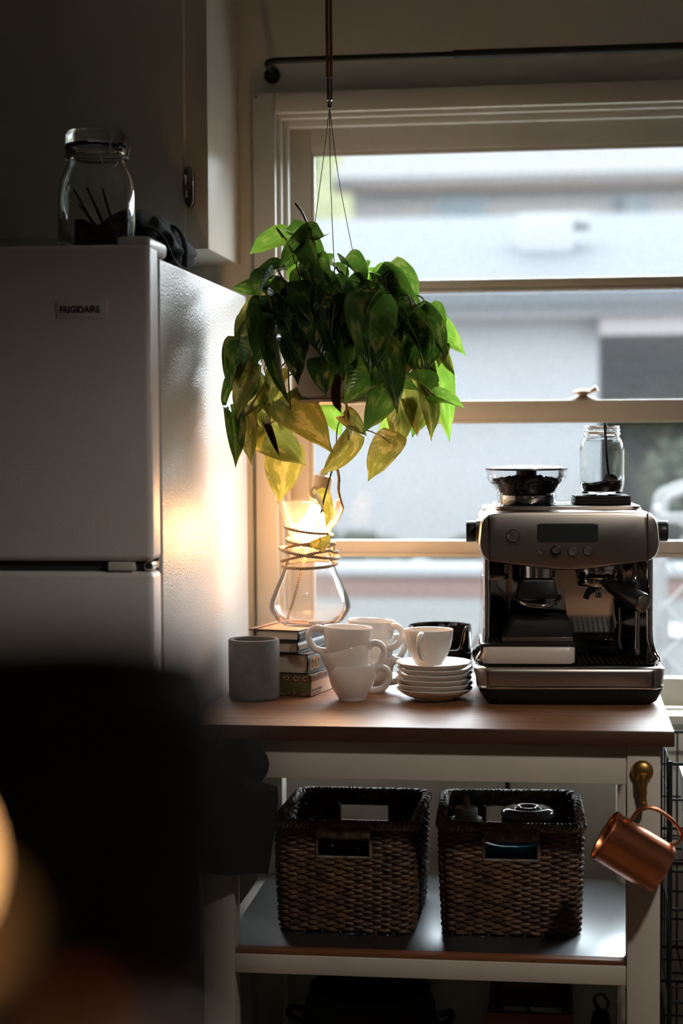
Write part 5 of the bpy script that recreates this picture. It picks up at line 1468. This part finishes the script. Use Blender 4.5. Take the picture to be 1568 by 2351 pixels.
for nm, lb, x0, x1, y0, y1, hh in (('side_sky_block', 'unseen house-shaped block added right of the yard to cut low sky light', 11.0, 15.0, .8, 15.5, 2.9), ('side_sky_block', 'unseen house-shaped block added left of the yard to cut low sky light', -11.0, -7.2, .8, 15.5, 3.1),):
    sh = thing(nm, lb, 'building', ((x0 + x1) / 2, (y0 + y1) / 2, 0))  # added out of view on both sides, placed to limit low sky light indoors
    hx, hy = (x1 - x0) / 2, (y1 - y0) / 2
    MB().box(-hx, hx, -hy, hy, 0, hh).obj('wall', M['xwhite'], sh, smooth=False)
    MB().prism([(-hx - .3, hh), (hx + .3, hh), (0, hh + 1.2)], -hy - .3, hy + .3).obj('roof', M['xroof'], sh, smooth=False)
    for k in range(4):
        yy = -hy + 1.5 + k * 3.4
        xx = -hx if x0 > 0 else hx
        wn = MB().box(xx - .04, xx + .04, yy, yy + 1.1, 1.2, 2.5).obj('window', M['xwhite'], sh, smooth=False)
        MB().box(xx - .05, xx + .05, yy + .08, yy + 1.02, 1.28, 2.42).obj('pane', M['xglassdark'], wn, smooth=False)
struct(MB().add([(-40, 36, 0), (40, 36, 0), (40, 44, 7), (-40, 44, 12), (-40, 60, 0), (40, 60, 0)], [(0, 1, 2, 3), (3, 2, 5, 4), (0, 3, 4), (1, 5, 2), (0, 4, 5, 1)]).obj('hillside', M['xtree'], smooth=False))
blob('garden_tree', 'pale green tree beside the far house', 'tree', (-3.55, 16.6, 4.5), (.70, .7, 1.25), M['xtree'], 5, 900, .25)
blob('garden_bush', 'yellow-green bush under the porch', 'bush', (.95, 9.6, 1.30), (.80, .5, .58), M['xbush'], 6, 1200, .10, 'bushes outside')
blob('garden_bush', 'dark green bush at the right of the porch', 'bush', (.78, 6.6, 1.05), (.34, .35, .34), M['xbushdark'], 8, 800, .08, 'bushes outside')
blob('garden_bush', 'grey-green bush low behind the garden wall at the right', 'bush', (.40, 8.0, .85), (.35, .3, .35), M['xbushdark'], 9, 700, .08, 'bushes outside')
blob('garden_bush', 'low green hedge plant behind the garden wall at the left', 'bush', (-1.15, 5.6, .72), (.36, .25, .16), M['xbushdark'], 10, 700, .06, 'bushes outside')
blob('garden_bush', 'low green hedge plant behind the garden wall in the middle', 'bush', (-.45, 5.7, .70), (.28, .25, .15), M['xbushdark'], 12, 700, .06, 'bushes outside')
# white metal chair and lattice just outside
gc = thing('garden_chair', 'white metal garden chair on the terrace outside the window', 'chair', (.60, 2.55, 0))
def T8(p): return smoothpath(p, 6)
for y in (-.22, .22):
    MB().tube(T8([(-.24, y, .0), (-.25, y, .65), (-.26, y, 1.10), (-.20, y, 1.19), (-.05, y, 1.215), (.12, y, 1.20), (.2, y, 1.1)]), .016, 10).obj('arm_frame', M['xwhitemetal'], gc)
    MB().tube([(.22, y, 0), (.2, y, 1.12)], .014, 10).obj('leg', M['xwhitemetal'], gc)
MB().box(-.24, .22, -.22, .22, .68, .70, .005).obj('seat', M['xwhitemetal'], gc)
MB().tube([(-.255, -.22, 1.12), (-.255, .22, 1.12)], .014, 8).obj('cross_bar', M['xwhitemetal'], gc)
lt = thing('lattice_fence', 'white diamond lattice fence just outside the window on the right', 'fence', (.62, 2.1, 0))
for k in range(-2, 4):
    x = -.40 + k * .16
    for sgn in (-1, 1):
        a0, a1 = (x, x + .55) if sgn > 0 else (x + .55, x)
        pa, pb = Vector((a0, 0, .55)), Vector((a1, .012 * sgn, 1.10))
        def clipx(p, q):
            d = q - p
            t0, t1 = 0.0, 1.0
            for lo_, hi_ in ((-.30, .30),):
                if abs(d.x) > 1e-9:
                    ta, tb_ = sorted(((lo_ - p.x) / d.x, (hi_ - p.x) / d.x))
                    t0, t1 = max(t0, ta), min(t1, tb_)
            return (p + d * t0, p + d * t1) if t1 - t0 > .05 else None
        c_ = clipx(pa, pb)
        if c_:
            MB().tube([c_[0] + Vector((0, .014 * sgn, 0)), c_[1] + Vector((0, .014 * sgn, 0))], .012, 6, flat=.4).obj('slat', M['xwhitemetal'], lt)
MB().box(-.30, .30, -.03, .03, .52, .555).obj('rail', M['xwhitemetal'], lt, smooth=False)
MB().box(-.30, .30, -.03, .03, 1.10, 1.13).obj('rail', M['xwhitemetal'], lt, smooth=False)
for x in (-.30, .26):
    MB().box(x, x + .04, -.02, .02, 0, .52).obj('post', M['xwhitemetal'], lt, smooth=False)
